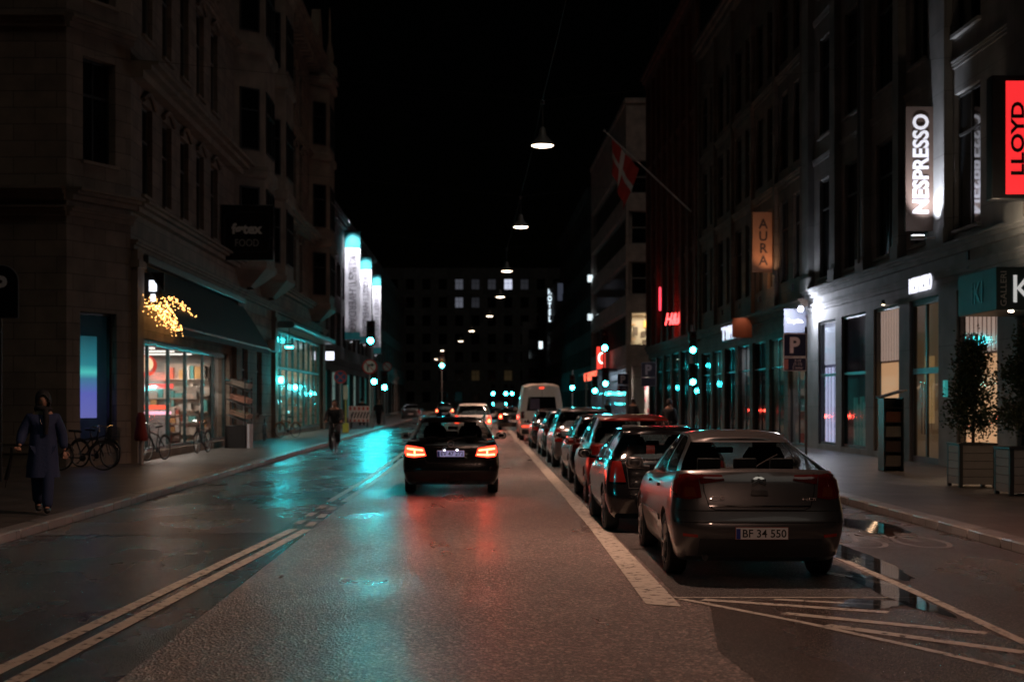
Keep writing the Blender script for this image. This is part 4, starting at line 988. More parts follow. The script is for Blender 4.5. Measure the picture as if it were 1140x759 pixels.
for k, (Y, w_, zt, zbn) in enumerate(((109, 1.16, 14.6, 7.0), (123, 1.0, 14.1, 7.3), (138, .8, 13.9, 6.9))):
    t_ = thing('street_banner', ['tall white vertical banner with teal ends, nearest and highest of the three', 'tall white vertical banner with teal ends, middle of the three', 'tall white vertical banner with teal ends, farthest and narrowest of the three'][k], 'banner', (-9.95, Y, zbn), group='white banners on the department store')
    h = zt-zbn; te = h*.16
    mb = MB(); rows = [[(x*w_, .03*math.sin(z*3+x*4), z) for x in (0, .33, .66, 1)] for z in [i*h*1.0/12 for i in range(13)]]
    lo = [[(x, y, z*.84) for x, y, z in r] for r in rows]; mb.grid(lo); o = mb.build('cloth', bw, t_, smooth=60); o.modifiers.new('s', 'SOLIDIFY').thickness = .01
    mb = MB(); mb.grid([[(x*w_, .02*math.sin(x*9), h*.84+z) for x in (0, .25, .5, .75, 1)] for z in (.003, te*.5, te)]); o = mb.build('cloth_end', bt, t_, smooth=60); o.modifiers.new('s', 'SOLIDIFY').thickness = .01
    mb = MB(); mb.grid([[(x*w_, .02*math.sin(x*9), -z) for x in (0, .25, .5, .75, 1)] for z in (.003, .3, .55)]); o = mb.build('cloth_end', bt, t_, smooth=60); o.modifiers.new('s', 'SOLIDIFY').thickness = .01
    text('lettering', 'KUNST I HVERDAG', pmat('grey_banner_letter', (.35, .33, .38), .6), t_, (w_*.5, -.06, h*.40), (0, 0, -1), (1, 0, 0), h*.74, w_*.5, .005)
    mb = MB(); mb.cyl((-.05, 0, h+.02), (w_+.1, 0, h+.02), .04); mb.cyl((-.05, 0, -.6), (w_+.1, 0, -.6), .04); mb.build('arm', dark_metal, t_)
    spot(t_, (w_*.5, -1.3, -.9), (0, .3, 1), 3400, (.93, .93, 1), 70, .8, .1); spot(t_, (w_*.5, -1.3, h+.9), (0, .3, -1), 2200, (.93, .93, 1), 70, .8, .1)
    mb = MB(); mb.cyl((w_*.5, -1.1, -.95), (w_*.5, -1.35, -.8), .1); mb.cyl((w_*.5, 0, -.62), (w_*.5, -1.2, -.95), .03); mb.build('lamp_head', grey_metal, t_)
# ================================================================== HANGING STREET LAMPS
lampface = emat('lamp_diffuser', (1, .78, .58), 14)
lamp_lab = ['nearest hanging street lamp over the camera', 'hanging street lamp above the near road, out of the picture top', 'nearest visible hanging street lamp, biggest and brightest', 'second hanging street lamp from the camera', 'third hanging street lamp from the camera', 'fourth hanging street lamp from the camera', 'fifth hanging street lamp from the camera', 'sixth hanging street lamp, small above the far street', 'seventh hanging street lamp, small above the far street', 'eighth hanging street lamp, just above the far green light', 'farthest hanging street lamp over the end of the street', 'hanging street lamp just behind the camera', 'hanging street lamp well behind the camera']
L0 = thing('hanging_street_lamp', lamp_lab[2], 'street lamp', (1.62, 35, 8), group='street lamps hung over the road')
mb = MB(); mb.lathe([(.275, 0), (.285, .03), (.24, .09), (.14, .2), (.09, .26), (.07, .42), (.03, .46), (0, .47)], (0, 0, 0), seg=28)
mb.build('lamp_shade', pmat('shade_grey', (.2, .19, .18), .5, .3), L0, smooth=40)
mb = MB(); mb.lathe([(0, -.035), (.12, -.03), (.22, -.012), (.268, .012)], (0, 0, 0), seg=28); mb.build('diffuser', lampface, L0, smooth=60)
mb = MB(); mb.cyl((0, 0, .46), (0, 0, 1.02), .012); mb.lathe([(0, 1.0), (.05, 1.02), (.05, 1.1), (0, 1.12)], (0, 0, 0), seg=12); mb.build('stem', dark_metal, L0)
spot(L0, (0, 0, -.06), (0, 0, -1), LAMP_W, LAMP_C, 146, .85, .2)
pos = [(1.6, 1), (1.62, 18), (1.6, 51.4), (1.48, 68.9), (1.45, 86), (1.0, 105.5), (-.4, 128), (-1.6, 150), (-4.2, 178), (-6.0, 215), (1.6, -16), (1.6, -33)]
labs = [lamp_lab[0], lamp_lab[1]]+lamp_lab[3:]
lamps = [L0]
for (x, y), lb_ in zip(pos, labs):
    c = copy_tree(L0); c.location = (x, y, 8); c['label'] = lb_; lamps.append(c)
wirem = pmat('steel_wire', (.012, .012, .012), .8)
for L_ in lamps:
    x, y, z = L_.location
    if y < -20: continue
    t_ = thing('suspension_wire', 'thin steel wire across the street holding the hanging lamp at about %d metres' % int(y), 'wire', (-9.3 if y < 90 else -10, y, 10.2), group='lamp wires across the street')
    mb = MB(); x0 = t_.location.x
    mb.tube([(0, 0, 0), (x-x0, 0, 9.1-10.2), (12-x0, 0, 0)], .004, 5); mb.build('wire', wirem, t_)
    if y < 120:
        lab2 = 'power wire'
cw = thing('power_cable', 'thin cable running lengthwise from lamp to lamp above the street', 'wire', (1.62, 18, 9.4))
ls_ = sorted(lamps, key=lambda o: o.location.y)[3:]
mb = MB(); pts = []
for a_, b_ in zip(ls_, ls_[1:]):
    for j in range(5):
        t = j/5; p = a_.location.lerp(b_.location, t); pts.append((p.x-1.62, p.y-18, -.25-.15*math.sin(math.pi*t)))
mb.tube(pts, .004, 5); mb.build('cable', wirem, cw)

# ================================================================== SIGNALS
def signal_head(parent, loc_, lit='green', back=False, scale=1.0, watts=SIG_W, n=3, face=(0, -1)):
    """three-lens head facing -Y"""
    x, y, z = loc_; s = scale
    mb = MB(); mb.box(x-.17*s, x+.17*s, y-.02, y+.16*s, z-.17*s, z+.17*s+.32*s*(n-1))
    h = mb.build('signal_head', plastic, parent, bevel=.02)
    for k in range(n):
        zz = z+.32*s*k; colr = ['green', 'amber', 'red'][k] if n == 3 else 'green'
        mb = MB(); seg = 16
        rows = [[(x+.125*s*math.cos(t), y-.02-d*(1 if math.sin(t) > -.3 else .2), zz+.125*s*math.sin(t)) for t in [i*2*math.pi/seg for i in range(seg)]] for d in (0, .18*s)]
        mb.grid(rows, closed=True); mb.build('visor', plastic, h, smooth=50)
        on = (colr == lit)
        mb = MB(); mb.lathe([(0, .045*s), (.06*s, .04*s), (.105*s, .02*s), (.12*s, 0)], (x, y-.021, zz), (0, -1, 0), seg=20)
        mb.build('lens', emat('teal_lens', (.03, .94, 1), 110) if on else pmat('dark_%s_lens' % colr, {'green': (.01, .05, .03), 'amber': (.08, .04, .0), 'red': (.08, .005, .005)}[colr], .2), h, smooth=60)
        if on: spot(parent, (x, y-.2, zz), (-.03 if x+parent.location.x > 0 else .07, -1, -.1), watts*3.5, TEAL, 26 if x+parent.location.x > 0 else 34, .8, .12)
    return h
def signal_post(label, X, Y, heads, height, group='traffic signals'):
    heads = [(a_, b_, c_, d_*.3) for a_, b_, c_, d_ in heads]
    t_ = thing('traffic_signal', label, 'traffic light', (X, Y, .12 if abs(X) > 6.3 or X < -6 else 0), group=group)
    mb = MB(); mb.cyl((0, 0, 0), (0, 0, height), .06, .055, 14); mb.cyl((0, 0, 0), (0, 0, .35), .1, .09, 14); mb.build('post', grey_metal, t_, smooth=40)
    for (dx, z, sc, wt) in heads:
        signal_head(t_, (dx, -.12, z), 'green', scale=sc, watts=wt)
        mb = MB(); mb.cyl((0, 0, z+.3), (dx, 0, z+.3), .02); mb.build('bracket', dark_metal, t_)
    return t_
# left junction
signal_post('tall traffic light with two green lights under the white banners at left', -6.35, 88, [(-.1, 5.35, 1.5, 900), (.12, 2.85, 1.3, 350)], 6.9)
signal_post('short traffic light showing green right of the no right turn sign', -6.3, 99, [(.0, 2.6, 1.4, 300)], 3.8)
signal_post('traffic light with two green lights on the right pavement by the office block', 8.4, 94.6, [(.05, 5.15, 1.5, 750), (.1, 2.8, 1.3, 250)], 6.6)
signal_post('short traffic light showing green left of the tall right hand one', 7.9, 103, [(.6, 2.4, 1.3, 200)], 3.6)
signal_post('traffic light by the brick building with two green lights one above the other', 9.45, 63, [(.03, 3.9, 1.0, 130), (.03, 2.5, 1.0, 130)], 5.0)  # post put in for lights taken as window reflections
signal_post('small green traffic light above the far carriageway left of centre', at(492, 406, 180).x, 180, [(0, 6.2, 2.0, 200)], 7.5)
for k, (px, py, Y, sc) in enumerate(((549, 438, 200, 1.7), (563, 438, 205, 1.7), (570, 438, 210, 1.6))):
    p = at(px, py, Y)
    signal_post('far green traffic light, %s of the trio before the street end' % ['left', 'middle', 'right'][k], p.x, Y, [(0, p.z, sc, 150), (0, p.z-1.45, .9, 40)][:1 if k == 2 else 2], p.z+1.2, 'far traffic signals')
signal_post('traffic light with a green light at the left end of the far canopy', at(637, 433, 118).x, 118, [(0, at(637, 433, 118).z, 1.3, 250)], 4.2)
signal_post('traffic light behind the camera at the left kerb, showing green towards the street', -6.35, 3, [], 3.6)
sg = signal_post('traffic light behind the camera at the left kerb, turned towards the far shops', -6.6, -4, [], 3.9)
signal_head(sg, (0, -.12, 2.9), 'green', watts=0)
def turned(label, X, Y, Z, rot, wt):
    t_ = thing('traffic_signal', label, 'traffic light', (X, Y, 0), rz=rot, group='traffic signals')
    mb = MB(); mb.cyl((0, 0, 0), (0, 0, Z+1.2), .06, .055, 14); mb.build('post', grey_metal, t_, smooth=40)
    signal_head(t_, (0, -.12, Z), 'green', watts=wt); return t_
turned('green traffic light at the near junction, lighting the right hand shop fronts', -6.4, 14.5, 2.9, R(125), 40)
bpy.data.objects.remove([o for o in bpy.data.objects if o.get('label', '').startswith('traffic light behind the camera at the left kerb, showing')][0].children[0])
for o in [o for o in bpy.data.objects if o.get('label', '').startswith('traffic light behind the camera')]:
    for c in list(o.children_recursive): bpy.data.objects.remove(c)
    bpy.data.objects.remove(o)

# ================================================================== SIGNS
post_m = grey_metal
def disc_sign(label, X, Y, zc, r, kind):
    t_ = thing('road_sign', label, 'sign', (X, Y, .12))
    mb = MB(); mb.cyl((0, .05, 0), (0, .05, zc+r*.6), .035, seg=12); mb.build('post', post_m, t_, smooth=40)
    mb = MB(); mb.lathe([(0, 0), (r, 0), (r, .02), (0, .02)], (0, 0, zc), (0, 1, 0), seg=32); mb.build('panel', pmat('sign_white' if kind != 'nostop' else 'sign_blue_dark', (.75, .75, .72) if kind != 'nostop' else (.02, .05, .16), .35), t_, smooth=40)
    red = pmat('sign_red', (.55, .03, .03), .35); mb = MB(); mb.lathe([(r*.8, -.004), (r, -.004), (r, .0), (r*.8, 0)], (0, -.002, zc), (0, 1, 0), seg=32)
    a, b = -r*.6, r*.6
    def bar(x0, z0, x1, z1, w_, m, yy=-.006):
        d = Vector((x1-x0, 0, z1-z0)).normalized(); n = Vector((-d.z, 0, d.x))*w_/2
        m.quad(Vector((x0, yy, zc+z0))+n, Vector((x1, yy, zc+z1))+n, Vector((x1, yy, zc+z1))-n, Vector((x0, yy, zc+z0))-n)
    if kind == 'turn':
        k = MB(); bar(-r*.25, -r*.55, -r*.25, r*.22, r*.17, k, -.008); bar(-r*.3, r*.22, r*.3, r*.22, r*.17, k, -.008)
        k.poly([(r*.25, -.009, zc+r*.5), (r*.62, -.009, zc+r*.22), (r*.25, -.009, zc-r*.06)]); k.build('arrow', black, t_)
        bar(-r*.6, r*.6, r*.6, -r*.6, r*.1, mb, -.012)
    else:
        bar(-r*.6, r*.6, r*.6, -r*.6, r*.16, mb, -.012)
        if kind == 'nostop': bar(-r*.6, -r*.6, r*.6, r*.6, r*.16, mb, -.014)
    mb.build('red_ring', red, t_); return t_
disc_sign('round no right turn sign under the white banners', -6.22, 84, at(411, 408, 84).z-.12, .44, 'turn')
disc_sign('round no stopping sign above the cyclist', at(379, 419.5, 78).x, 78, at(379, 419.5, 78).z-.12, .36, 'nostop')
disc_sign('dim grey round sign seen from behind, right of the no right turn sign', at(431, 408, 120).x, 120, at(431, 408, 120).z-.12, .4, 'plain')
tp = thing('ticket_post', 'slim pale post with a beige box beside the no stopping sign', 'post', (at(385, 470, 76).x, 76, .12))
mb = MB(); mb.cyl((0, 0, 0), (0, 0, 2.5), .04); mb.build('post', pmat('yellowish_post', (.4, .4, .1), .5), tp)
MB().box(-.12, .12, -.15, .02, 1.75, 2.5).build('box', pmat('beige_box', (.55, .5, .4), .5), tp, bevel=.01)
MB().box(-.16, .16, -.18, .1, 0, .5).build('foot_box', pmat('yellow_foot', (.5, .5, .08), .5), tp, bevel=.02)

def parking_sign(label, X, Y, z0, w_, full=True, dark=False, group=None):
    t_ = thing('parking_sign', label, 'sign', (X, Y, .12)); z0 -= .12
    mb = MB(); mb.cyl((w_*.5+.0, .06, 0), (w_*.5, .06, z0+w_*1.9), .03, seg=12) if full else mb.cyl((0, .06, 0), (0, .06, z0+w_*1.6), .03, seg=12); mb.build('post', dark_metal, t_, smooth=40)
    wh = pmat('sign_border_white', (.85, .75, .85), .35) if not dark else pmat('sign_border_shaded', (.12, .12, .14), .35)  # dark copy: the sign's shade is put into its colours
    blue = pmat('parking_blue', (.015, .02, .07), .35) if not dark else pmat('parking_shaded', (.008, .01, .02), .35)
    zt = z0+w_*.62
    MB().box(-w_/2, w_/2, 0, .02, zt, zt+w_).build('panel', wh, t_, bevel=.01)
    MB().box(-w_/2+.02, w_/2-.02, -.005, -.002, zt+.02, zt+w_-.02).build('face', blue, t_)
    text('lettering', 'P', wh, t_, (0, -.007, zt+w_*.5), (1, 0, 0), (0, 0, 1), w_*.44, w_*.7, .003, bold=.04)
    MB().box(-w_/2, w_/2, 0, .02, z0, zt-.02).build('time_panel', wh, t_, bevel=.01)
    MB().box(-w_/2+.02, w_/2-.02, -.005, -.002, z0+.02, zt-.04).build('time_face', blue, t_)
    if not dark:
        text('time_lettering', '7-19\n(7-17)\n2 timer', wh, t_, (w_*.12, -.007, z0+w_*.3), (1, 0, 0), (0, 0, 1), w_*.45, w_*.42, .002)
        MB().box(-w_/2+.03, -w_/2+.13, -.008, -.0055, z0+.05, zt-.07).build('side_mark', pmat('pale_red', (.5, .2, .2), .4), t_)
    return t_
parking_sign('blue parking sign with white P and time plate before the grey blue shop sign', at(885, 400, 38.4).x, 38.4, at(885, 413, 38.4).z, .62)
MB().box(-.33, .33, -.0, .02, 0, .28).build('x', black) if False else None
parking_sign('small bright parking sign with white P, farther along the parked cars', at(693.5, 436, 80).x, 80, at(693, 436, 80).z, .62)
parking_sign('dim dark parking sign nearer and right of the bright P sign', at(722, 430, 56).x, 56, at(722, 430, 56).z, .58, dark=True)
# rounded P sign, cut by left edge
p = at(2, 326, 30)
t_ = thing('parking_sign', 'round topped black parking sign with a pale P cut by the left edge', 'sign', (p.x, 30, .12))
mb = MB(); mb.cyl((-.05, .06, 0), (-.05, .06, 4.0), .035); mb.build('post', dark_metal, t_, smooth=40)
def arch(w_, z0, z1, y, m, name, inset=0):
    pts = [(-w_+inset, y, z0+inset), (w_-inset, y, z0+inset)]+[((w_-inset)*math.cos(a*math.pi/16), y, z1-w_+(w_-inset)*math.sin(a*math.pi/16)) for a in range(17)]
    mb = MB(); mb.poly(pts); o = mb.build(name, m, t_); o.modifiers.new('s', 'SOLIDIFY').thickness = .008; return o
arch(.36, 3.4, 4.52, 0, pmat('sign_grey_rim', (.25, .25, .27), .4), 'panel'); arch(.36, 3.4, 4.52, -.012, pmat('sign_deep_black', (.006, .006, .01), .2), 'face', .02)
text('lettering', 'P', pmat('sign_pale_letter', (.75, .72, .74), .4), t_, (-.02, -.022, 4.08), (1, 0, 0), (0, 0, 1), .28, .42, .004, bold=.04)
MB().box(-.34, .34, -.02, -.014, 3.7, 3.715).build('divider', pmat('sign_grey_rim', (.25, .25, .27), .4), t_)

# roadwork barrier
t_ = thing('road_barrier', 'red and white striped roadwork barrier on the left pavement', 'barrier', (at(400, 470, 90).x, 90, .12))
bwm = pmat('barrier_white', (.85, .75, .73), .5); brm = pmat('barrier_red', (.6, .06, .04), .5)
MB().box(-.68, .68, 0, .03, .35, 1.35).build('board', bwm, t_, bevel=.01)
mb = MB()
for k in range(5): mb.box(-.62+k*.27, -.5+k*.27, -.004, -.001, 1.1, 1.3); mb.box(-.62+k*.27, -.5+k*.27, -.004, -.001, .38, .5)
mb.build('red_marks', brm, t_)
mb = MB()
for k in range(6): x = -.55+k*.19; mb.quad((x, -.003, .6), (x+.09, -.003, .6), (x+.22, -.003, .98), (x+.13, -.003, .98))
mb.build('black_stripes', black, t_)
mb = MB(); mb.tube([(-.5, -.3, 0), (-.5, 0, .9), (-.5, .35, 0)], .02); mb.tube([(.5, -.3, 0), (.5, 0, .9), (.5, .35, 0)], .02); mb.build('stand', dark_metal, t_)

# flag
p = at(765, 235, 81)
t_ = thing('flag_pole', 'long white pole slanting out from the brick building', 'flagpole', (12, 80, 12.3))
tip = Vector((-4.9, -.6, 4.4))
mb = MB(); mb.cyl((0, 0, 0), tip, .05, .03); mb.lathe([(0, -.08), (.08, 0), (0, .08)], tip, seg=10); mb.build('pole', pmat('white_pole', (.6, .58, .56), .5), t_, smooth=40)
t_ = thing('flag', 'red and white flag hanging limp from the slanting pole', 'flag', (12-4.5, 79.4, 16.3))
mb = MB(); rows = []; rm = []
for i in range(15):
    v = i/14
    rows.append([(.0+u*1.5*(1-.55*v)+.09*math.sin(u*14+v*3)*v, .12*math.sin(u*16+v*2), -u*1.7*(1-.25*v)-v*2.7*(.65+.35*u)) for u in [j/14 for j in range(15)]])
n0 = len(mb.v); mb.grid(rows)
mb.m = [1 if (5 <= (i % 14) <= 6 or 6 <= (i//14) <= 7) else 0 for i in range(len(mb.f))]
o = mb.build('cloth', [pmat('flag_red', (.45, .04, .03), .8), pmat('flag_white', (.6, .58, .55), .8)], t_, smooth=60)
t_ = thing('roof_pole', 'thin pole standing on the brick building roof', 'pole', (12.4, 97, 24.1)); MB().cyl((0, 0, 0), (0, 0, 9), .05, .03).build('pole', dark_metal, t_)

# ================================================================== CARS
def paintm(name, col, metal=.5, rough=.28):
    return pmat('car_paint_'+name, col, rough, metal, var=.08, scale=400, coat=.6, rvar=.06, bump=.05, bscale=260)
tail_off = pmat('tail_light_red', (.11, .008, .007), .15, coat=.8)
tail_on = pmat('tail_light_lit', (.4, .02, .02), .3, emis=(1, .05, .02), es=3.2)
tail_core = pmat('tail_light_core', (.6, .2, .1), .3, emis=(1, .22, .08), es=11)
plate_m = pmat('plate_white', (.85, .83, .84), .4, var=.05)
interior_m = pmat('car_interior', (.02, .02, .022), .7)

class Car:
    def __init__(s, spec): s.__dict__.update(spec)
    def half_outline(s, yr, yf, w, nr, br, nf, bf, sides):
        """points from rear centre to front centre on +x side, with labels"""
        pts = []; K = 9
        for i in range(K):
            p = (math.pi/2)*(i/(K-1))**.85
            x = w*math.sin(p)**(2/nr); y = yr+br*(1-max(0, math.cos(p))**(2/nr)) if math.cos(p) > 1e-6 else yr+br
            pts.append((x, y, 'R%d' % i))
        for f, lab in sides: pts.append((w, lerp(yr+br, yf-bf, f), lab))
        for i in range(K):
            p = (math.pi/2)*(1-(i/(K-1)))
            x = w*math.sin(p)**(2/nf); c = math.cos(p); y = yf-bf*(1-max(0, c)**(2/nf)) if c > 1e-6 else yf-bf
            pts.append((x, y, 'F%d' % i))
        return pts
    def ringpts(s, half, zf, taper=None):
        R_ = [(x, y) for x, y, l in half]; full = R_+[(-x, y) for x, y in reversed(R_[1:-1])]
        return [Vector((x, y, zf(y, abs(x)))) for x, y in full]
    def build(s, root):
        L = s.L; W = s.W/2; sides = [(k/14, 'S') for k in range(1, 14)]
        tt = s.body_levels
        rings = []
        for t, dw, yr, yf in tt:
            h = s.half_outline(yr, L-yf, W-dw, 4.2, .42, 2.9, .75, sides)
            def zf(y, x, t=t): return s.z0+t*(interp(s.ztop, y)-s.z0)-(.0 if t > 0 else 0)
            rings.append(s.ringpts(h, zf))
        mb = MB(); mb.grid(rings, closed=True); n = len(rings[0]); m = n//2
        # top deck and underside as cross strips
        def cap(ring, crown, seg=4):
            rows = []
            for i in range(0, m+1):
                a = ring[i]; b = ring[(-i) % n]; row = []
                for k in range(seg+1):
                    t = k/seg; p = a.lerp(b, t); p = p.copy(); p.z += crown*(1-(2*t-1)**2)*min(1, a.x/W*1.2); row.append(p)
                rows.append(row)
            return rows
        mb.grid(cap(rings[-1], s.crown)); mb.grid(cap(rings[0], 0))
        me = mb.mesh('body', s.paint); bm = bmesh.new(); bm.from_mesh(me); bmesh.ops.remove_doubles(bm, verts=bm.verts, dist=.0004)
        bmesh.ops.recalc_face_normals(bm, faces=bm.faces); bm.to_mesh(me); bm.free()
        lower = link(bpy.data.objects.new('tmp', me))
        for wy in (s.wr, L-s.wf):
            for sg in (-1, 1):
                cb = MB(); cb.cyl((sg*(W-.26), wy, s.R), (sg*(W+.2), wy, s.R), s.R+.045, seg=40)
                cm = cb.mesh('c', interior_m); bmm = bmesh.new(); bmm.from_mesh(cm); bmesh.ops.recalc_face_normals(bmm, faces=bmm.faces); bmm.to_mesh(cm); bmm.free()
                co = link(bpy.data.objects.new('c', cm)); md = lower.modifiers.new('b', 'BOOLEAN'); md.object = co; md.operation = 'DIFFERENCE'; md.solver = 'EXACT'
        dg = bpy.context.evaluated_depsgraph_get(); dg.update()
        lm_ = bpy.data.meshes.new_from_object(lower.evaluated_get(dg))
        for md in list(lower.modifiers): c = md.object; bpy.data.objects.remove(c)
        bpy.data.objects.remove(lower)
        # greenhouse
        G = s.gh; lv = [0, .07, .3, .55, .82, .95, 1.0]; gr = []; sd = s.sides
        for t in lv:
            bul = .03*math.sin(math.pi*t)
            yr = lerp(G['r0'], G['r1'], t)-bul*1.2; yf = L-lerp(G['f0'], G['f1'], t)+bul; w_ = lerp(G['w0'], G['w1'], t**1.25)+bul*.3
            h = s.half_outline(yr, yf, w_, 5, lerp(.16, .22, t), 3.6, .35, sd)
            def zf(y, x, t=t):
                zb_ = interp(s.ztop, y)-.02; zr = interp(s.roof, (y-G['r1'])/(L-G['f1']-G['r1']))
                return zb_+(zr-zb_)*t
            gr.append(s.ringpts(h, zf))
        labs = [l for _, _, l in h]; labs = labs+list(reversed(labs[1:-1])); n = len(gr[0]); m = n//2
        parts = {'body': MB(), 'trim': MB(), 'rear_window': MB(), 'windshield': MB(), 'L1': MB(), 'L2': MB(), 'L3': MB(), 'K1': MB(), 'K2': MB(), 'K3': MB()}
        for i in range(len(lv)-1):
            for j in range(n):
                k = (j+1) % n; a, b = gr[i][j], gr[i][k]; q = (a, b, gr[i+1][k], gr[i+1][j]); right = j < m
                jl = j if right else (n-j-1)
                lab = [l for _, _, l in h][jl]
                tgt = 'body'
                if 1 <= i <= 4 and not (i == 4 and s.roof_thick):
                    if lab[0] == 'R' and int(lab[1]) < s.rw: tgt = 'rear_window'
                    elif lab[0] == 'F' and int(lab[1]) >= 2: tgt = 'windshield'
                    elif lab[0] == 'G': tgt = ('K' if right else 'L')+lab[1]
                    elif lab[0] == 'B': tgt = 'trim'
                parts[tgt].quad(*q)
        rows = []
        R_ = gr[-1]
        for i in range(0, m+1):
            a = R_[i]; b = R_[(-i) % n]; row = []
            for k in range(9):
                t = k/8; p = a.lerp(b, t); p.z += s.rcrown*(1-(2*t-1)**4)*min(1, abs(a.x)/G['w1']*1.1); row.append(p)
            rows.append(row)
        parts['body'].grid(rows)
        mesh_to_mb(parts['body'], lm_)
        body = parts['body'].build('body', s.paint, root, smooth=38)
        bpy.data.meshes.remove(lm_)
        for k, mbb in parts.items():
            if k == 'body' or not mbb.f: continue
            nm = {'trim': 'window_trim'}.get(k, k if len(k) > 2 else 'side_window')
            mbb.build(nm, black if k == 'trim' else glass_car, root, smooth=60)
        deps = bpy.context.evaluated_depsgraph_get(); bm = bmesh.new(); bm.from_mesh(body.data)
        s.bvh = BVHTree.FromBMesh(bm); bm.free(); s.root = root; s.body = body
        # full hull BVH incl. glass for window-edge seals
        # interior
        mb = MB(); zb_ = interp(s.ztop, L*.45)
        mb.box(-W+.2, W-.2, G['r0']+.25, L-G['f0']-.35, zb_-.06, zb_+.012)
        for x in (-.36, .36):
            yy = L*.44
            mb.grid([[(x-.24, yy, zb_-.1), (x+.24, yy, zb_-.1)], [(x-.23, yy-.1, zb_+.2), (x+.23, yy-.1, zb_+.2)], [(x-.17, yy-.13, zb_+.3), (x+.17, yy-.13, zb_+.3)]])
            mb.box(x-.13, x+.13, yy-.2, yy-.1, zb_+.29, zb_+.47)
        if s.rear_seat:
            yy = G['r0']+s.rear_seat
            mb.box(-W+.28, W-.28, yy-.1, yy, zb_-.1, zb_+.08)
            for x in (-.38, 0, .38): mb.box(x-.12, x+.12, yy-.12, yy-.03, zb_+.06, zb_+.21)
        mb.box(-.1, .1, L-G['f1']-.25, L-G['f1']-.22, interp(s.roof, 1)-.2, interp(s.roof, 1)-.13)
        mb.build('interior', interior_m, root, bevel=.03)
        # wheels
        for wy in (s.wr, L-s.wf):
            for sg in (-1, 1):
                wheel(root, sg*(W-.115), wy, s.R, sg, s.rim)
        # mirrors
        for sg in (-1, 1):
            my = L-G['f0']-.12 if not s.mirror_y else s.mirror_y; mz = interp(s.ztop, my)+.1
            mb = MB(); c = Vector((sg*(W+.09), my, mz)); rows = []
            for i in range(7):
                t = math.pi*i/6; rr_ = math.sin(t); rows.append([(c.x+.11*rr_*math.copysign(abs(math.cos(a))**.7, math.cos(a)), c.y-.07*math.cos(t), c.z+.075*rr_*math.copysign(abs(math.sin(a))**.7, math.sin(a))) for a in [k*math.pi/6+.01 for k in range(12)]])
            mb.grid(rows, closed=True); mb.cyl((sg*(W-.09), my+.02, mz-.06), c+Vector((0, 0, -.04)), .025)
            mr = mb.build('mirror', s.mirror or s.paint, root, smooth=60)
            mb = MB(); mb.poly([(c.x+.09*math.cos(a), c.y-.058, c.z+.058*math.sin(a)) for a in [k*math.pi/6 for k in range(12)]]); mb.build('mirror_glass', chrome, mr)
        return s
    def hit(s, a, b, d):
        """d in 'rear','left','right','front': project (a,b)->surface"""
        if d == 'rear': o, v = Vector((a, -3, b)), Vector((0, 1, 0))
        elif d == 'front': o, v = Vector((a, s.L+3, b)), Vector((0, -1, 0))
        elif d == 'left': o, v = Vector((-4, a, b)), Vector((1, 0, 0))
        elif d == 'right': o, v = Vector((4, a, b)), Vector((-1, 0, 0))
        elif d == 'rl': v = Vector((.55, 1, 0)).normalized(); o = Vector((a, 0, b))-v*4
        elif d == 'rr': v = Vector((-.55, 1, 0)).normalized(); o = Vector((a, 0, b))-v*4
        elif d == 'top': o, v = Vector((a, b, 4)), Vector((0, 0, -1))
        h = s.bvh.ray_cast(o, v)
        if h[0] is None:
            h = s.bvh.find_nearest(o+v*3.5)
        return h[0], v
    def patch(s, name, lo, hi, mat, d='rear', n=10, m=5, off=.01, edge=.03, parent=None):
        """patch between two polylines (lists of (a,b))"""
        def samp(pl, t):
            seg = t*(len(pl)-1); i = min(int(seg), len(pl)-2); f = seg-i
            return (lerp(pl[i][0], pl[i+1][0], f), lerp(pl[i][1], pl[i+1][1], f))
        rows = []; v = None
        for j in range(m+1):
            row = []
            for i in range(n+1):
                a0 = samp(lo, i/n); a1 = samp(hi, i/n); tj = j/m
                h, v = s.hit(lerp(a0[0], a1[0], tj), lerp(a0[1], a1[1], tj), d)
                row.append(h-v*off)
            rows.append(row)
        # rim goes back into the body
        top = [r[:] for r in rows]
        f0 = [p+v*edge for p in rows[0]]; f1 = [p+v*edge for p in rows[-1]]
        rows = [f0]+rows+[f1]; rows = [[r[0]+v*edge]+r+[r[-1]+v*edge] for r in rows]
        mb = MB(); mb.grid(rows); return mb.build(name, mat, parent or s.root, smooth=40)
    def line(s, name, pts, w_, mat, d='rear', off=.004, n=24, parent=None):
        mb = MB()
        for (a0, b0), (a1, b1) in zip(pts, pts[1:]):
            dx, dy = a1-a0, b1-b0; L_ = math.hypot(dx, dy) or 1; nx, ny = -dy/L_*w_/2, dx/L_*w_/2
            k = max(2, int(L_/.06)); rows = []
            for i in range(k+1):
                t = i/k; a = lerp(a0, a1, t); b = lerp(b0, b1, t); r = []
                for q in (-1, 0, 1):
                    h, v = s.hit(a+nx*q, b+ny*q, d); r.append(h-v*off)
                rows.append(r)
            mb.grid(rows)
        return mb.build(name, mat, parent or s.body, smooth=60)
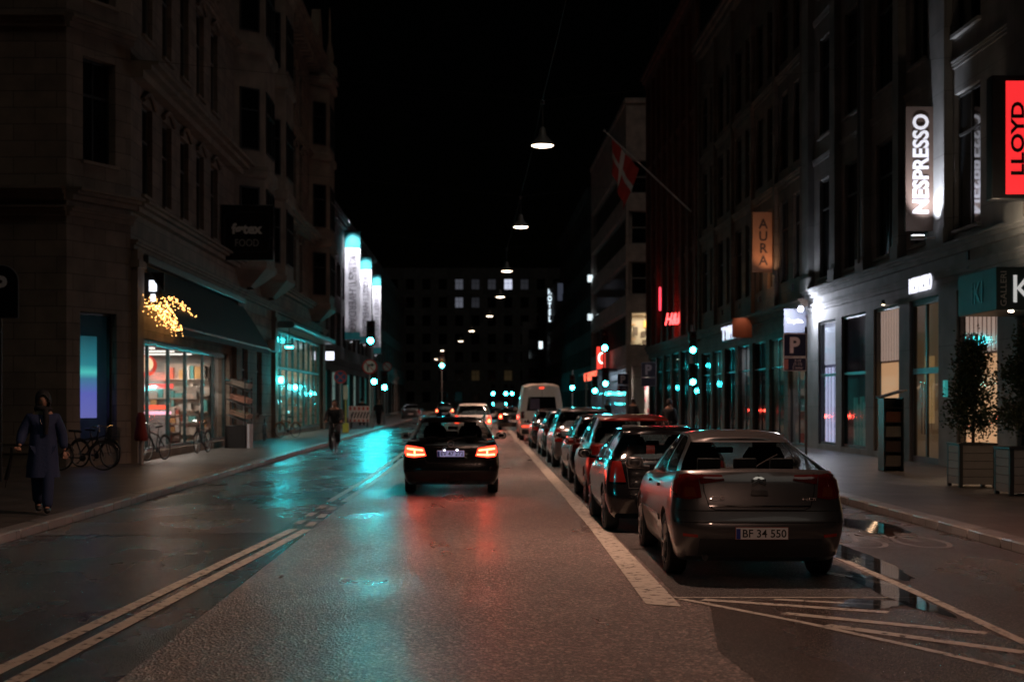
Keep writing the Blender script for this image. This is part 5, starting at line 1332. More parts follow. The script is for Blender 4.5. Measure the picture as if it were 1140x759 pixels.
def wheel(root, x, y, r, sg, rimm, wdt=.2):
    mb = MB(); h = wdt/2
    mb.lathe([(r*.66, -h*.8), (r*.72, -h), (r*.93, -h), (r, -h*.75), (r, h*.75), (r*.93, h), (r*.72, h), (r*.66, h*.8)], (x, y, r), (1, 0, 0), seg=36)
    w_ = mb.build('wheel', rubber, root, smooth=30)
    mb = MB(); f = x+sg*h*.75
    mb.lathe([(r*.66, -.0), (r*.68, sg*.015), (r*.6, sg*.02), (r*.57, -sg*.03), (.05, -sg*.02), (.05, sg*.01), (0, sg*.012)], (f, y, r), (1, 0, 0), seg=36)
    for k in range(7):
        a = k*2*math.pi/7; c, s_ = math.cos(a), math.sin(a); p0 = Vector((f+sg*.005, y+c*.04, r+s_*.04)); p1 = Vector((f+sg*.012, y+c*r*.62, r+s_*r*.62))
        mb.tube([p0, p0.lerp(p1, .5)+Vector((sg*.01, 0, 0)), p1], [.03, .022, .028], 6)
    mb.build('rim', rimm, w_, smooth=40)
rim_m = pmat('alloy_rim', (.35, .35, .36), .3, .9)

def sd_tab(c, b0, b1, a1):
    """side labels: C pillar to c, glass to b0, B-pillar to b1, glass to a1, A pillar"""
    return [(.02, 'P'), (c, 'G1'), ((c+b0)/2, 'G1'), (b0, 'B'), (b1, 'G2'), ((b1+a1)/2, 'G2'), (a1, 'P'), (.985, 'P')]
def tail_lamp(car, lab, lo, hi, mat, d, core=None):
    p = car.patch('tail_light', lo, hi, mat, d, n=10, m=5, off=.012)
    return p
def plate(root, y, z, txt, tilt=0, w_=.52, lit=None):
    mb = MB(); mb.box(-w_/2, w_/2, y-.012, y, z, z+.125); pl_ = mb.build('number_plate', pmat('plate_red_rim', (.35, .08, .06), .4), root, bevel=.004)
    MB().box(-w_/2+.006, w_/2-.006, y-.016, y-.0125, z+.006, z+.119).build('plate_face', lit or plate_m, pl_)
    text('plate_lettering', txt, black, pl_, (.025, y-.018, z+.0625), (1, 0, 0), (0, 0, 1), w_*.82, .078, .002, bold=.01)
    MB().box(-w_/2+.008, -w_/2+.05, y-.0185, y-.0165, z+.008, z+.107).build('plate_band', pmat('plate_blue', (.02, .04, .3), .4), pl_)
    return pl_

# ---- hero: grey bronze fastback
greyp = paintm('warm_grey', (.085, .083, .086), .6, .3)
c5 = thing('parked_car', 'grey bronze fastback saloon with plate BF 34 550, nearest of the parked cars', 'car', (2.81, 14.15, 0), R(-1.3), group='cars parked along the right lane')
C = Car(dict(L=4.62, W=1.73, z0=.2, R=.325, wr=.93, wf=.93, crown=.02, rcrown=.035, paint=greyp, rim=rim_m, roof_thick=False, rw=7, mirror=None, mirror_y=None, rear_seat=.75,
    ztop=[(0, 1.0), (.1, 1.05), (.32, 1.10), (.9, 1.06), (2.2, .98), (3.2, .96), (3.6, .93), (4.2, .82), (4.62, .7)],
    body_levels=[(0, .10, .2, .2), (.07, .06, .07, .08), (.2, .035, .03, .04), (.36, .012, .0, 0), (.45, .0, -.0, .02), (.52, .0, .02, .05), (.58, .0, .065, .08), (.74, .02, .10, .12), (.9, .045, .145, .18), (.965, .07, .17, .22), (1, .095, .21, .25)],
    gh=dict(r0=.32, r1=1.28, f0=1.15, f1=1.95, w0=.75, w1=.51), roof=[(0, 1.375), (.3, 1.44), (.65, 1.445), (1, 1.40)],
    sides=sd_tab(.1, .5, .53, .93))).build(c5)
# rear details
for sg, d in ((-1, 'rl'), (1, 'rr')):
    def q(l): return [(sg*a, b) for a, b in l]
    t1 = C.patch('tail_light', q([(.57, .84), (.7, .82), (.86, .84)]), q([(.60, 1.06), (.7, 1.075), (.86, 1.04)]), tail_off, 'rear', n=14, m=6, off=.012)
    C.patch('tail_light_side', q([(.80, .84), (.9, .86), (1.02, .9)]), q([(.80, 1.04), (.9, 1.03), (1.02, 1.0)]), tail_off, d, n=10, m=5, off=.014, parent=t1)
    C.patch('indicator_lens', q([(.62, .85), (.73, .845)]), q([(.64, .94), (.74, .94)]), pmat('amber_lens', (.14, .03, .012), .15, coat=.8), 'rear', n=6, m=4, off=.017, parent=t1)
    C.patch('inner_light', q([(.34, 1.01), (.575, .97)]), q([(.36, 1.06), (.60, 1.065)]), tail_off, 'rear', n=8, m=4, off=.010, parent=t1)
    C.patch('reflector', q([(.62, .45), (.76, .46)]), q([(.62, .48), (.76, .49)]), pmat('reflector_red', (.35, .02, .01), .2), 'rear', n=6, m=2, off=.008)
seam = pmat('panel_gap', (.006, .006, .006), .8)
C.line('panel_gap', [(-.56, 1.075), (-.545, .9), (-.5, .75), (-.44, .72), (.44, .72), (.5, .75), (.545, .9), (.56, 1.075)], .009, seam)
C.line('panel_gap', [(-.86, .71), (-.44, .712), (.44, .712), (.86, .71)], .007, seam)
C.line('bumper_crease', [(-.84, .60), (.84, .60)], .012, seam)
C.patch('chrome_strip', [(-.5, .752), (.5, .752)], [(-.5, .766), (.5, .766)], chrome, 'rear', n=20, m=1, off=.014, edge=.015)
C.patch('handle', [(-.085, .865), (.085, .865)], [(-.075, .915), (.075, .915)], black, 'rear', n=8, m=4, off=.025)
C.patch('bumper_insert', [(-.62, .27), (.62, .27)], [(-.6, .44), (.6, .44)], plastic, 'rear', n=16, m=4, off=.004)
for z in (.985, 1.03):
    C.patch('chevron', [(-.07, z-.035), (0, z), (.07, z-.035)], [(-.07, z-.01), (0, z+.03), (.07, z-.01)], chrome, 'rear', n=8, m=2, off=.014, edge=.012)
text('badge', 'HDi', chrome, c5, (.48, .055, .83), (1, 0, 0), (0, 0, 1), .13, .03, .004); text('badge', 'C5', chrome, c5, (-.42, .055, .845), (1, 0, 0), (0, 0, 1), .14, .03, .004)
plate(c5, -.015, .435, 'BF 34 550')
mb = MB(); mb.tube([(.0, .3, 1.14), (.22, .52, 1.235), (.26, .56, 1.25)], .008); mb.build('rear_wiper', black, c5)
for sg in (-1, 1):
    d = 'left' if sg < 0 else 'right'
    C.line('door_gap', [(1.35, .35), (1.4, .95), (1.5, 1.03)], .008, seam, d); C.line('door_gap', [(2.35, .3), (2.4, 1.0)], .008, seam, d); C.line('door_gap', [(3.3, .3), (3.25, .93)], .008, seam, d)
    C.patch('side_moulding', [(1.4, .52), (3.3, .50)], [(1.4, .58), (3.3, .56)], greyp, d, n=16, m=2, off=.014)
    C.patch('moulding_chrome', [(1.4, .583), (3.3, .563)], [(1.4, .595), (3.3, .575)], chrome, d, n=16, m=1, off=.016, edge=.01)
    for yy in (1.62, 2.6): C.patch('door_handle', [(yy, .87), (yy+.2, .865)], [(yy, .9), (yy+.2, .895)], greyp, d, n=5, m=2, off=.03)
    C.patch('belt_chrome', [(1.0, 1.055), (3.2, .985)], [(1.0, 1.067), (3.2, .997)], chrome, d, n=16, m=1, off=.006, edge=.01)
    C.patch('headlight', [(sg*.5, .62), (sg*.85, .64)], [(sg*.5, .76), (sg*.85, .76)], pmat('headlight_glass', (.5, .5, .52), .1, .3), 'front', n=6, m=3, off=.012)
mb = MB(); mb.cyl((-.55, .15, .27), (-.55, .0, .255), .03); mb.build('exhaust', dark_metal, c5)

# ---- moving black estate
blackp = paintm('black', (.006, .006, .007), .3, .16)
e = thing('estate_car', 'black estate car with glowing red tail lights driving in the middle of the road', 'car', (-.48, 27.3, 0))
E = Car(dict(L=4.9, W=1.85, z0=.2, R=.335, wr=1.05, wf=.9, crown=.02, rcrown=.03, paint=blackp, rim=rim_m, roof_thick=False, rw=7, mirror=None, mirror_y=3.35, rear_seat=.9,
    ztop=[(0, .98), (.3, 1.02), (.9, 1.03), (3.2, .97), (3.7, .93), (4.5, .82), (4.9, .7)],
    body_levels=[(0, .10, .16, .2), (.1, .05, .04, .08), (.3, .01, .0, .02), (.42, .0, .0, .0), (.5, .0, .03, .04), (.7, .01, .05, .08), (.9, .035, .07, .14), (.97, .055, .09, .2), (1, .08, .12, .25)],
    gh=dict(r0=.17, r1=.62, f0=1.4, f1=2.15, w0=.85, w1=.62), roof=[(0, 1.40), (.3, 1.445), (.7, 1.45), (1, 1.40)],
    sides=[(.02, 'P'), (.06, 'G1'), (.3, 'B'), (.33, 'G2'), (.62, 'B'), (.65, 'G3'), (.94, 'P'), (.985, 'P')])).build(e)
for sg, d in ((-1, 'rl'), (1, 'rr')):
    def q(l): return [(sg*a, b) for a, b in l]
    t1 = E.patch('tail_light', q([(.47, .75), (.7, .72), (.86, .74)]), q([(.52, .90), (.7, .935), (.86, .95)]), tail_on, 'rear', n=14, m=6, off=.012)
    E.patch('light_bar', q([(.50, .77), (.7, .755), (.84, .765)]), q([(.50, .79), (.7, .785), (.84, .795)]), tail_core, 'rear', n=12, m=2, off=.022, parent=t1)
    E.patch('light_bar', q([(.53, .845), (.7, .86), (.84, .875)]), q([(.53, .87), (.7, .89), (.84, .905)]), tail_core, 'rear', n=12, m=2, off=.022, parent=t1)
    E.patch('light_bar', q([(.68, .79), (.705, .79)]), q([(.68, .86), (.705, .86)]), tail_core, 'rear', n=2, m=3, off=.023, parent=t1)
    E.patch('tail_light_side', q([(.84, .75), (.92, .77), (1.0, .8)]), q([(.84, .945), (.92, .94), (1.0, .92)]), tail_on, d, n=8, m=5, off=.014, parent=t1)
    spot(e, (sg*.68, -.06, .82), (0, -1, -.5), 15, (1, .05, .03), 120, .6, .1)
    mb = MB(); mb.tube([(sg*.63, .8, 1.43), (sg*.64, .95, 1.485), (sg*.655, 2.2, 1.5), (sg*.64, 3.0, 1.47), (sg*.62, 3.1, 1.43)], .018); mb.build('roof_rail', chrome, e, smooth=40)
E.line('panel_gap', [(-.5, .98), (-.5, .7), (-.45, .62), (.45, .62), (.5, .7), (.5, .98)], .008, seam)
E.patch('chrome_strip', [(-.36, .905), (.36, .905)], [(-.36, .922), (.36, .922)], chrome, 'rear', n=14, m=1, off=.02, edge=.02)
lit_plate = pmat('plate_lit', (.5, .5, .7), .4, emis=(.5, .5, 1), es=.25)
plate(e, -.0, .735, 'EV 47 272', lit=lit_plate)
for x in (-.12, .12): MB().box(x-.02, x+.02, -.015, 0, .86, .87).build('plate_lamp', emat('plate_lamp', (.85, .88, 1), 14), e)
mb = MB(); mb.tube([(.06*math.cos(a*math.pi/10), .04, .985+.06*math.sin(a*math.pi/10)) for a in range(20)], .006, 6, closed=True)
for a in (90, 210, 330): mb.cyl((0, .04, .985), (.058*math.cos(R(a)), .04, .985+.058*math.sin(R(a))), .008, .003)
mb.build('star_badge', chrome, e)
E.patch('roof_spoiler', [(-.55, 1.36), (.55, 1.36)], [(-.5, 1.43), (.5, 1.43)], blackp, 'rear', n=12, m=2, off=.06, edge=.1)
mb = MB(); mb.tube([(0, .19, 1.05), (.3, .3, 1.12), (.33, .32, 1.13)], .008); mb.build('rear_wiper', black, e)
# people in the estate (driver seen as silhouette is the headrest)

# ---- generic parked hatchbacks
def hatch(label, X, Y, paint_, L=4.0, W=1.72, H=1.5, tail=tail_off, lit=False, rz=0, group='cars parked along the right lane', name='parked_car', plt='', estate=False, wtop=.56, zbelt=.98, rr1=.55):
    t_ = thing(name, label, 'car', (X, Y, 0), rz, group=group)
    s = Car(dict(L=L, W=W, z0=.2, R=.31, wr=.78, wf=.82, crown=.02, rcrown=.035, paint=paint_, rim=rim_m, roof_thick=False, rw=7, mirror=None, mirror_y=None, rear_seat=.6,
        ztop=[(0, zbelt-.02), (.3, zbelt+.03), (.9, zbelt+.03), (L*.62, zbelt-.03), (L*.75, zbelt-.1), (L*.92, zbelt-.2), (L, zbelt-.32)],
        body_levels=[(0, .10, .14, .2), (.1, .05, .03, .08), (.3, .01, .0, .02), (.45, .0, .0, .0), (.55, .0, .04, .05), (.75, .01, .06, .08), (.93, .04, .08, .14), (1, .08, .12, .22)],
        gh=dict(r0=.16, r1=rr1, f0=1.0, f1=1.7, w0=W/2-.07, w1=wtop), roof=[(0, H-.09), (.3, H-.04), (.7, H-.035), (1, H-.1)],
        sides=sd_tab(.12, .45, .49, .92))).build(t_)
    for sg in (-1, 1):
        def q(l): return [(sg*a, b) for a, b in l]
        w2 = W/2
        tl = s.patch('tail_light', q([(w2-.26, .7), (w2-.04, .7)]), q([(w2-.2, zbelt), (w2-.07, zbelt)]), tail_on if lit else tail_off, 'rear', n=8, m=6, off=.012)
        if lit:
            s.patch('light_core', q([(w2-.2, .76), (w2-.08, .76)]), q([(w2-.18, .9), (w2-.1, .9)]), tail_core, 'rear', n=4, m=3, off=.02, parent=tl)
            spot(t_, (sg*(w2-.15), -.08, .85), (0, -1, -.3), 30, (1, .06, .04), 120, .6, .08)
        s.patch('headlight', [(sg*(w2-.4), .6), (sg*(w2-.08), .6)], [(sg*(w2-.38), .72), (sg*(w2-.1), .72)], pmat('headlight_glass', (.5, .5, .52), .1, .3), 'front', n=6, m=3, off=.012)
    s.line('panel_gap', [(-w2+.27, zbelt-.02), (-w2+.3, .62), (w2-.3, .62), (w2-.27, zbelt-.02)], .009, seam)
    for d in ('left', 'right'):
        s.line('door_gap', [(L*.28, .45), (L*.3, zbelt-.02)], .008, seam, d); s.line('door_gap', [(L*.5, .3), (L*.5, zbelt-.02)], .008, seam, d); s.line('door_gap', [(L*.74, .35), (L*.73, zbelt-.1)], .008, seam, d)
    plate(t_, .0, .5, plt or 'AK 21 904')
    return t_
hatch('black small hatchback parked behind the grey bronze saloon', 2.62, 19.4, blackp, 3.9, 1.7, 1.44, plt='CJ 81 336')
hatch('dark red hatchback parked between the small black car and a dark one', 2.78, 24.7, paintm('dark_red', (.22, .02, .015), .3, .3), 4.1, 1.74, 1.56, plt='DN 40 172', zbelt=1.02, wtop=.6)
hatch('black tall hatchback parked directly ahead of the dark red one', 2.9, 31.0, paintm('blue_black', (.012, .016, .022), .4, .25), 4.1, 1.74, 1.5, plt='BT 62 518')
hatch('dark silver compact people carrier, fifth in the parked row', 2.95, 38.5, paintm('dark_silver', (.11, .11, .115), .7, .28), 4.3, 1.78, 1.62, plt='AX 55 207', zbelt=1.05, wtop=.62)
hatch('dark green estate, sixth in the parked row', 2.98, 45.6, paintm('dark_green', (.02, .04, .04), .5, .28), 4.4, 1.76, 1.5, plt='BV 93 460')
hatch('small black car parked just before the white van', 2.92, 53.6, paintm('black_two', (.015, .015, .018), .4, .25), 3.9, 1.7, 1.5, plt='DC 18 775')
hatch('dark car with red brake lights on beyond the white van', at(571, 470, 88).x, 88, blackp, 4.3, 1.78, 1.45, lit=True, group='cars driving away', name='moving_car', plt='AM 30 118')
hatch('white estate car with lit tail lights driving ahead of the black estate', -.15, 69, paintm('white', (.6, .58, .57), .0, .3), 4.5, 1.84, 1.68, lit=True, group='cars driving away', name='moving_car', plt='CW 27 610', zbelt=1.08, wtop=.66)
hatch('dark car with small red tail lights far ahead, left of the white estate', at(495, 455, 140).x, 140, blackp, 4.4, 1.8, 1.6, lit=True, group='cars driving away', name='moving_car', plt='BL 90 044')
hatch('dark car standing far off at the left kerb', at(457, 460, 135).x, 135, paintm('dark_silver', (.11, .11, .115), .7, .28), 4.3, 1.78, 1.5, group='cars driving away', name='parked_car', plt='DE 11 203')
hatch('dark car far off right of the white estate, near the green lights', at(555, 462, 120).x, 122, blackp, 4.4, 1.8, 1.75, group='cars driving away', name='moving_car', plt='CH 77 519')

# ---- white van
whitep = paintm('van_white', (.82, .77, .66), .0, .35)
v = thing('van', 'white high roofed panel van at the far end of the parked row', 'van', (2.95, 64.5, 0))
V = Car(dict(L=5.6, W=1.98, z0=.25, R=.34, wr=.95, wf=.95, crown=.0, rcrown=.09, paint=whitep, rim=dark_metal, roof_thick=False, rw=0, mirror=plastic, mirror_y=4.2, rear_seat=0,
    ztop=[(0, 1.35), (4.3, 1.3), (4.8, 1.15), (5.6, .95)],
    body_levels=[(0, .08, .1, .2), (.1, .03, .02, .05), (.3, .0, .0, .0), (.5, .0, .01, .02), (.9, .01, .02, .08), (1, .02, .03, .12)],
    gh=dict(r0=.04, r1=.14, f0=.95, f1=1.95, w0=.965, w1=.80), roof=[(0, 2.42), (.3, 2.5), (.8, 2.5), (1, 2.35)],
    sides=[(.02, 'P'), (.3, 'P'), (.6, 'P'), (.78, 'G2'), (.9, 'G2'), (.97, 'P')])).build(v)
V.patch('rear_window', [(-.68, 1.35), (.68, 1.35)], [(-.6, 1.98), (.6, 1.98)], glass_dark, 'rear', n=14, m=5, off=.012)
V.patch('window_sticker', [(-.55, 1.42), (-.1, 1.42)], [(-.5, 1.9), (-.1, 1.9)], pmat('van_inner_window', (.12, .1, .14), .2), 'rear', n=6, m=4, off=.018)
V.line('door_gap', [(0.02, .45), (0.02, 2.3)], .014, seam)
for sg in (-1, 1): V.patch('tail_light', [(sg*.78, 1.0), (sg*.93, 1.0)], [(sg*.78, 1.32), (sg*.93, 1.32)], tail_off, 'rear', n=5, m=5, off=.012)
V.patch('bumper', [(-.9, .3), (.9, .3)], [(-.9, .52), (.9, .52)], plastic, 'rear', n=14, m=2, off=.05, edge=.08)
V.patch('brake_light', [(-.9, .62), (-.6, .62)], [(-.9, .68), (-.6, .68)], tail_on, 'rear', n=6, m=2, off=.02)
V.patch('high_brake_light', [(-.1, 2.36), (.1, 2.36)], [(-.1, 2.40), (.1, 2.40)], tail_on, 'rear', n=4, m=2, off=.02)
plate(v, -.02, .75, 'BR 52 883')
# ================================================================== PEOPLE
skinm = pmat('skin', (.42, .22, .15), .55, var=.08, scale=20)
def head_mesh(mb, c, r, turn=0, m=0):
    """ellipsoid head with nose, brow, chin; faces -Y rotated by turn about z"""
    rows = []; nu, nv = 20, 14
    for i in range(nv+1):
        t = math.pi*i/nv; row = []
        for k in range(nu):
            a = 2*math.pi*k/nu; x = math.sin(t)*math.sin(a); y = -math.sin(t)*math.cos(a); z = math.cos(t)
            sx, sy_, sz = .78, .95, 1.15
            fr = max(0, -y); px_, py_, pz = x*sx, y*sy_, z*sz
            if z < 0: px_ *= 1-.22*(-z); py_ *= 1-.08*(-z) if y < 0 else 1+.05
            nose = math.exp(-(x/.13)**2-((z+.12)/.2)**2)*fr; py_ -= .2*nose
            eye = (math.exp(-((x-.33)/.14)**2-((z-.08)/.1)**2)+math.exp(-((x+.33)/.14)**2-((z-.08)/.1)**2))*fr; py_ += .09*eye
            mouth = math.exp(-(x/.25)**2-((z+.48)/.05)**2)*fr; py_ += .03*mouth
            lips = math.exp(-(x/.22)**2-((z+.42)/.05)**2)*fr; py_ -= .03*lips
            chin = math.exp(-(x/.25)**2-((z+.78)/.15)**2)*fr; py_ -= .06*chin
            q = Vector((px_, py_, pz))*r; q.rotate(Matrix.Rotation(turn, 3, 'Z')); row.append(Vector(c)+q)
        rows.append(row)
    mb.grid(rows, m=m, closed=True)
    for sg in (-1, 1):
        o = Vector((sg*.78*r, .02*r, 0)); o.rotate(Matrix.Rotation(turn, 3, 'Z')); mb.lathe([(0, -.04*r), (.16*r, -.03*r), (.2*r, .02*r), (0, .05*r)], Vector(c)+o, (sg, -.3, 0), seg=10, m=m)

def hand_mesh(mb, wrist, direction, palm_n, size=.09, curl=.5, m=0, side=1):
    d = Vector(direction).normalized(); n = Vector(palm_n); n = (n-d*n.dot(d)).normalized(); s_ = d.cross(n)*side; w_ = Vector(wrist)
    V_ = [w_, w_+d*size*.5, w_+d*size]; rad = [.024, .03, .03]
    me = skin_mesh('h', V_, [(0, 1), (1, 2)], [(.026, .016), (.036, .016), (.036, .015)]); mesh_to_mb(mb, me, m); bpy.data.meshes.remove(me)
    for k, (off, ln) in enumerate(((-.03, .075), (-.01, .085), (.01, .08), (.03, .062))):
        b = w_+d*size*.85+s_*off; c1 = b+d*ln*.45*math.cos(curl*.5)+n*ln*.45*math.sin(curl*.5); c2 = c1+d*ln*.3*math.cos(curl*1.4)+n*ln*.3*math.sin(curl*1.4); c3 = c2+d*ln*.25*math.cos(curl*2.2)+n*ln*.25*math.sin(curl*2.2)
        mb.tube([b, c1, c2, c3], [.0095, .009, .0085, .006], 6, m)
    b = w_+d*size*.3-s_*.03; mb.tube([b, b-s_*.025+d*.025+n*.01, b-s_*.03+d*.05+n*.02], [.012, .011, .008], 6, m)

def person(label, loc_, h, joints, coat_col, trouser_col, hair_col, rz=0, hood=False, coat_len='hip', group=None, head_turn=0, shoe_col=(.02, .02, .02), scarf=None, hands=True, curl=.8):
    """joints for a 1.75 m person, facing -Y"""
    t_ = thing('person', label, 'person', loc_, rz, group=group); t_.scale = (h/1.75,)*3
    J = {k: Vector(v) for k, v in joints.items()}
    mb = MB()
    vs_ = [J['pelvis'], J['neck'], J['neck']+(J['head']-J['neck'])*.6, J['sL'], J['eL'], J['wL'], J['sR'], J['eR'], J['wR'], J['hL'], J['kL'], J['aL'], J['hR'], J['kR'], J['aR'], (J['pelvis']+J['neck'])/2+Vector((0, 0, .02)), J['fL'], J['fR']]
    ed = [(0, 15), (15, 1), (1, 2), (1, 3), (3, 4), (4, 5), (1, 6), (6, 7), (7, 8), (0, 9), (9, 10), (10, 11), (0, 12), (12, 13), (13, 14), (11, 16), (14, 17)]
    ra = [(.14, .11), .055, .052, .055, .042, .028, .055, .042, .028, .085, .058, .04, .085, .058, .04, (.14, .10), .035, .035]
    ra = [r if isinstance(r, tuple) else (r, r) for r in ra]
    me = skin_mesh('b', vs_, ed, ra); mesh_to_mb(mb, me); bpy.data.meshes.remove(me)
    head_mesh(mb, J['head'], .105, head_turn)
    if hands:
        for S_, sd_ in (('L', 1), ('R', -1)): hand_mesh(mb, J['w'+S_], J['w'+S_]-J['e'+S_], (0, -1, 0) if 'palm' not in J else J['palm'], curl=curl, side=sd_)
    mb.build('body', skinm, t_, smooth=70)
    cm = pmat('coat_%d_%d_%d' % tuple(int(c*999) for c in coat_col), coat_col, .8, var=.15, bump=.25, bscale=30)
    mid = vs_[15]; bot = J['pelvis']+Vector((0, 0, -.1 if coat_len == 'hip' else -.36))
    cv = [J['pelvis']+Vector((0, 0, .08)), mid, J['neck']-Vector((0, 0, .03)), J['sL'], J['eL'], J['wL']-(J['wL']-J['eL']).normalized()*.02, J['sR'], J['eR'], J['wR']-(J['wR']-J['eR']).normalized()*.02, bot]
    me = skin_mesh('c', cv, [(0, 1), (1, 2), (2, 3), (3, 4), (4, 5), (2, 6), (6, 7), (7, 8), (0, 9)], [(.2, .15), (.2, .155), (.10, .1), (.095, .1), (.085, .085), (.06, .06), (.095, .1), (.085, .085), (.06, .06), (.21, .17) if coat_len == 'hip' else (.25, .2)])
    mb = MB(); mesh_to_mb(mb, me); bpy.data.meshes.remove(me)
    hem = .12 if coat_len == 'hip' else .42; sk_ = []
    for i in range(9):
        v = i/8; z_ = J['pelvis'].z+.2-v*(hem+.2); k_ = 1+.25*v*hem/.4
        sk_.append([(J['pelvis'].x+(.185+.012*math.sin(a*7+i*.8)*v)*k_*math.cos(a), J['pelvis'].y-.02*v+(.15+.012*math.sin(a*5))*k_*math.sin(a), z_) for a in [q*math.pi/14 for q in range(28)]])
    mb.grid(sk_, closed=True); mb.build('coat', cm, t_, smooth=70)
    tm = pmat('trousers_%d_%d_%d' % tuple(int(c*999) for c in trouser_col), trouser_col, .85, bump=.2, bscale=30)
    me = skin_mesh('t', [J['pelvis'], J['hL'], J['kL'], J['aL']+Vector((0, 0, -.03)), J['hR'], J['kR'], J['aR']+Vector((0, 0, -.03))], [(0, 1), (1, 2), (2, 3), (0, 4), (4, 5), (5, 6)], [(.16, .13), (.12,)*2, (.095,)*2, (.085,)*2, (.12,)*2, (.095,)*2, (.085,)*2])
    mb = MB(); mesh_to_mb(mb, me); bpy.data.meshes.remove(me); mb.build('trousers', tm, t_, smooth=70)
    sm_ = pmat('shoe', shoe_col, .5)
    for S_ in 'LR':
        a, f = J['a'+S_], J['f'+S_]; d = (f-a); d.z = 0; d.normalize(); b = Vector((a.x, a.y, min(a.z, f.z)))
        me = skin_mesh('s', [a+Vector((0, 0, .03)), a-Vector((0, 0, .03))-d*.03, f+Vector((0, 0, .012)), f+d*.05+Vector((0, 0, .005))], [(0, 1), (1, 2), (2, 3)], [(.05,)*2, (.052,)*2, (.05, .04), (.035, .03)])
        mb = MB(); mesh_to_mb(mb, me); bpy.data.meshes.remove(me); mb.build('shoe', sm_, t_, smooth=70)
    hm_ = pmat('hair_%d' % int(hair_col[0]*999), hair_col, .7, bump=.4, bscale=90)
    mb = MB(); rows = []; c = J['head']
    for i in range(11):
        t = math.pi*(i/10)*(.62 if not hood else .86); row = []
        for k in range(20):
            a = 2*math.pi*k/20; fr = max(0, math.cos(a)); rr_ = (.112 if not hood else .135)*(1+.03*math.sin(a*5+i))
            tt = t*(1-.62*fr**1.3) if i else 0
            q = Vector((math.sin(tt)*math.sin(a)*.86, -math.sin(tt)*math.cos(a)*1.03, math.cos(tt)*1.2))*rr_; q.rotate(Matrix.Rotation(head_turn, 3, 'Z')); row.append(c+q)
        rows.append(row)
    mb.grid(rows, closed=True); o = mb.build('hood' if hood else 'hair', hm_, t_, smooth=70); o.modifiers.new('s', 'SOLIDIFY').thickness = .015
    mb = MB()
    for sg in (-1, 1):
        e_ = Vector((sg*.033, -.084, .01)); e_.rotate(Matrix.Rotation(head_turn, 3, 'Z')); mb.lathe([(0, -.008), (.009, -.004), (.011, 0), (.009, .004), (0, .008)], c+e_, seg=8)
    mb.build('eyes', black, t_)
    if scarf:
        mb = MB(); nn = J['neck']
        mb.tube([nn+Vector((.085*math.cos(a), .085*math.sin(a), .05+.012*math.sin(2*a))) for a in [k*math.pi/8 for k in range(16)]], .045, 8, closed=True)
        mb.tube([nn+Vector((.03, -.1, .03)), nn+Vector((.04, -.17, -.12)), nn+Vector((.03, -.17, -.32))], [.04, .04, .03], 8); mb.build('scarf', pmat('scarf_dark', scarf, .9, bump=.4), t_, smooth=70)
    return t_
stand = dict(pelvis=(0, 0, .95), neck=(0, 0, 1.47), head=(0, -.02, 1.64), sL=(.165, 0, 1.385), eL=(.235, .02, 1.12), wL=(.26, -.06, .88), sR=(-.165, 0, 1.385), eR=(-.235, .02, 1.12), wR=(-.26, -.06, .88),
    hL=(.09, 0, .9), kL=(.11, -.02, .5), aL=(.12, 0, .1), hR=(-.09, 0, .9), kR=(-.11, -.02, .5), aR=(-.12, 0, .1), fL=(.13, -.13, .045), fR=(-.13, -.13, .045))
walk = dict(stand, kL=(.07, -.14, .52), aL=(.05, -.2, .1), fL=(.05, -.33, .05), kR=(-.08, .02, .5), aR=(-.06, .24, .16), fR=(-.06, .16, .05), eL=(.27, .08, 1.15), wL=(.3, .02, .9), eR=(-.29, .0, 1.16), wR=(-.33, -.2, .98))
P1 = person('person in a long blue padded coat and dark hood walking on the left pavement', (at(48, 572, 21.4).x, 21.4, .12), 1.8, walk, (.018, .03, .085), (.018, .03, .08), (.012, .012, .014), rz=R(18), hood=True, coat_len='long', scarf=(.012, .012, .015))
mb = MB(); mb.tube([(-.33, -.22, .9), (-.36, -.3, .85), (-.46, -.12, .55)], [.012, .018, .03]); mb.build('umbrella_handle', black, P1, smooth=40) if False else None
t_ = thing('folded_umbrella', 'folded dark umbrella held by the person in the blue coat', 'umbrella', P1.location+Vector((-.38, -.3, .5)))
mb = MB(); mb.tube([(.02, -.05, .5), (.0, .02, .38), (-.1, .1, .02)], [.016, .02, .035]); mb.tube([(-.1, .1, .02), (-.13, .13, -.1)], .006); mb.build('canopy', black, t_, smooth=40)
# zip glint
MB().tube([(-.05, -.16, 1.36), (-.02, -.175, 1.29), (.03, -.17, 1.33)], .006).build('collar_zip', chrome, P1)

sit = dict(pelvis=(0, 0, 1.0), neck=(0, -.16, 1.5), head=(0, -.2, 1.67), sL=(.19, -.15, 1.44), eL=(.27, -.33, 1.2), wL=(.25, -.52, 1.1), sR=(-.19, -.15, 1.44), eR=(-.27, -.33, 1.2), wR=(-.25, -.52, 1.1),
    hL=(.09, 0, .97), kL=(.13, -.38, .75), aL=(.11, -.2, .4), hR=(-.09, 0, .97), kR=(-.12, -.3, .58), aR=(-.11, -.12, .2), fL=(.12, -.33, .36), fR=(-.12, -.25, .16))
cyx = at(373, 500, 48.5).x
cyc = person('cyclist in dark clothes riding towards the camera at the left kerb', (cyx, 48.5, 0), 1.78, sit, (.012, .014, .016), (.012, .012, .014), (.05, .025, .012), shoe_col=(.1, .1, .03))

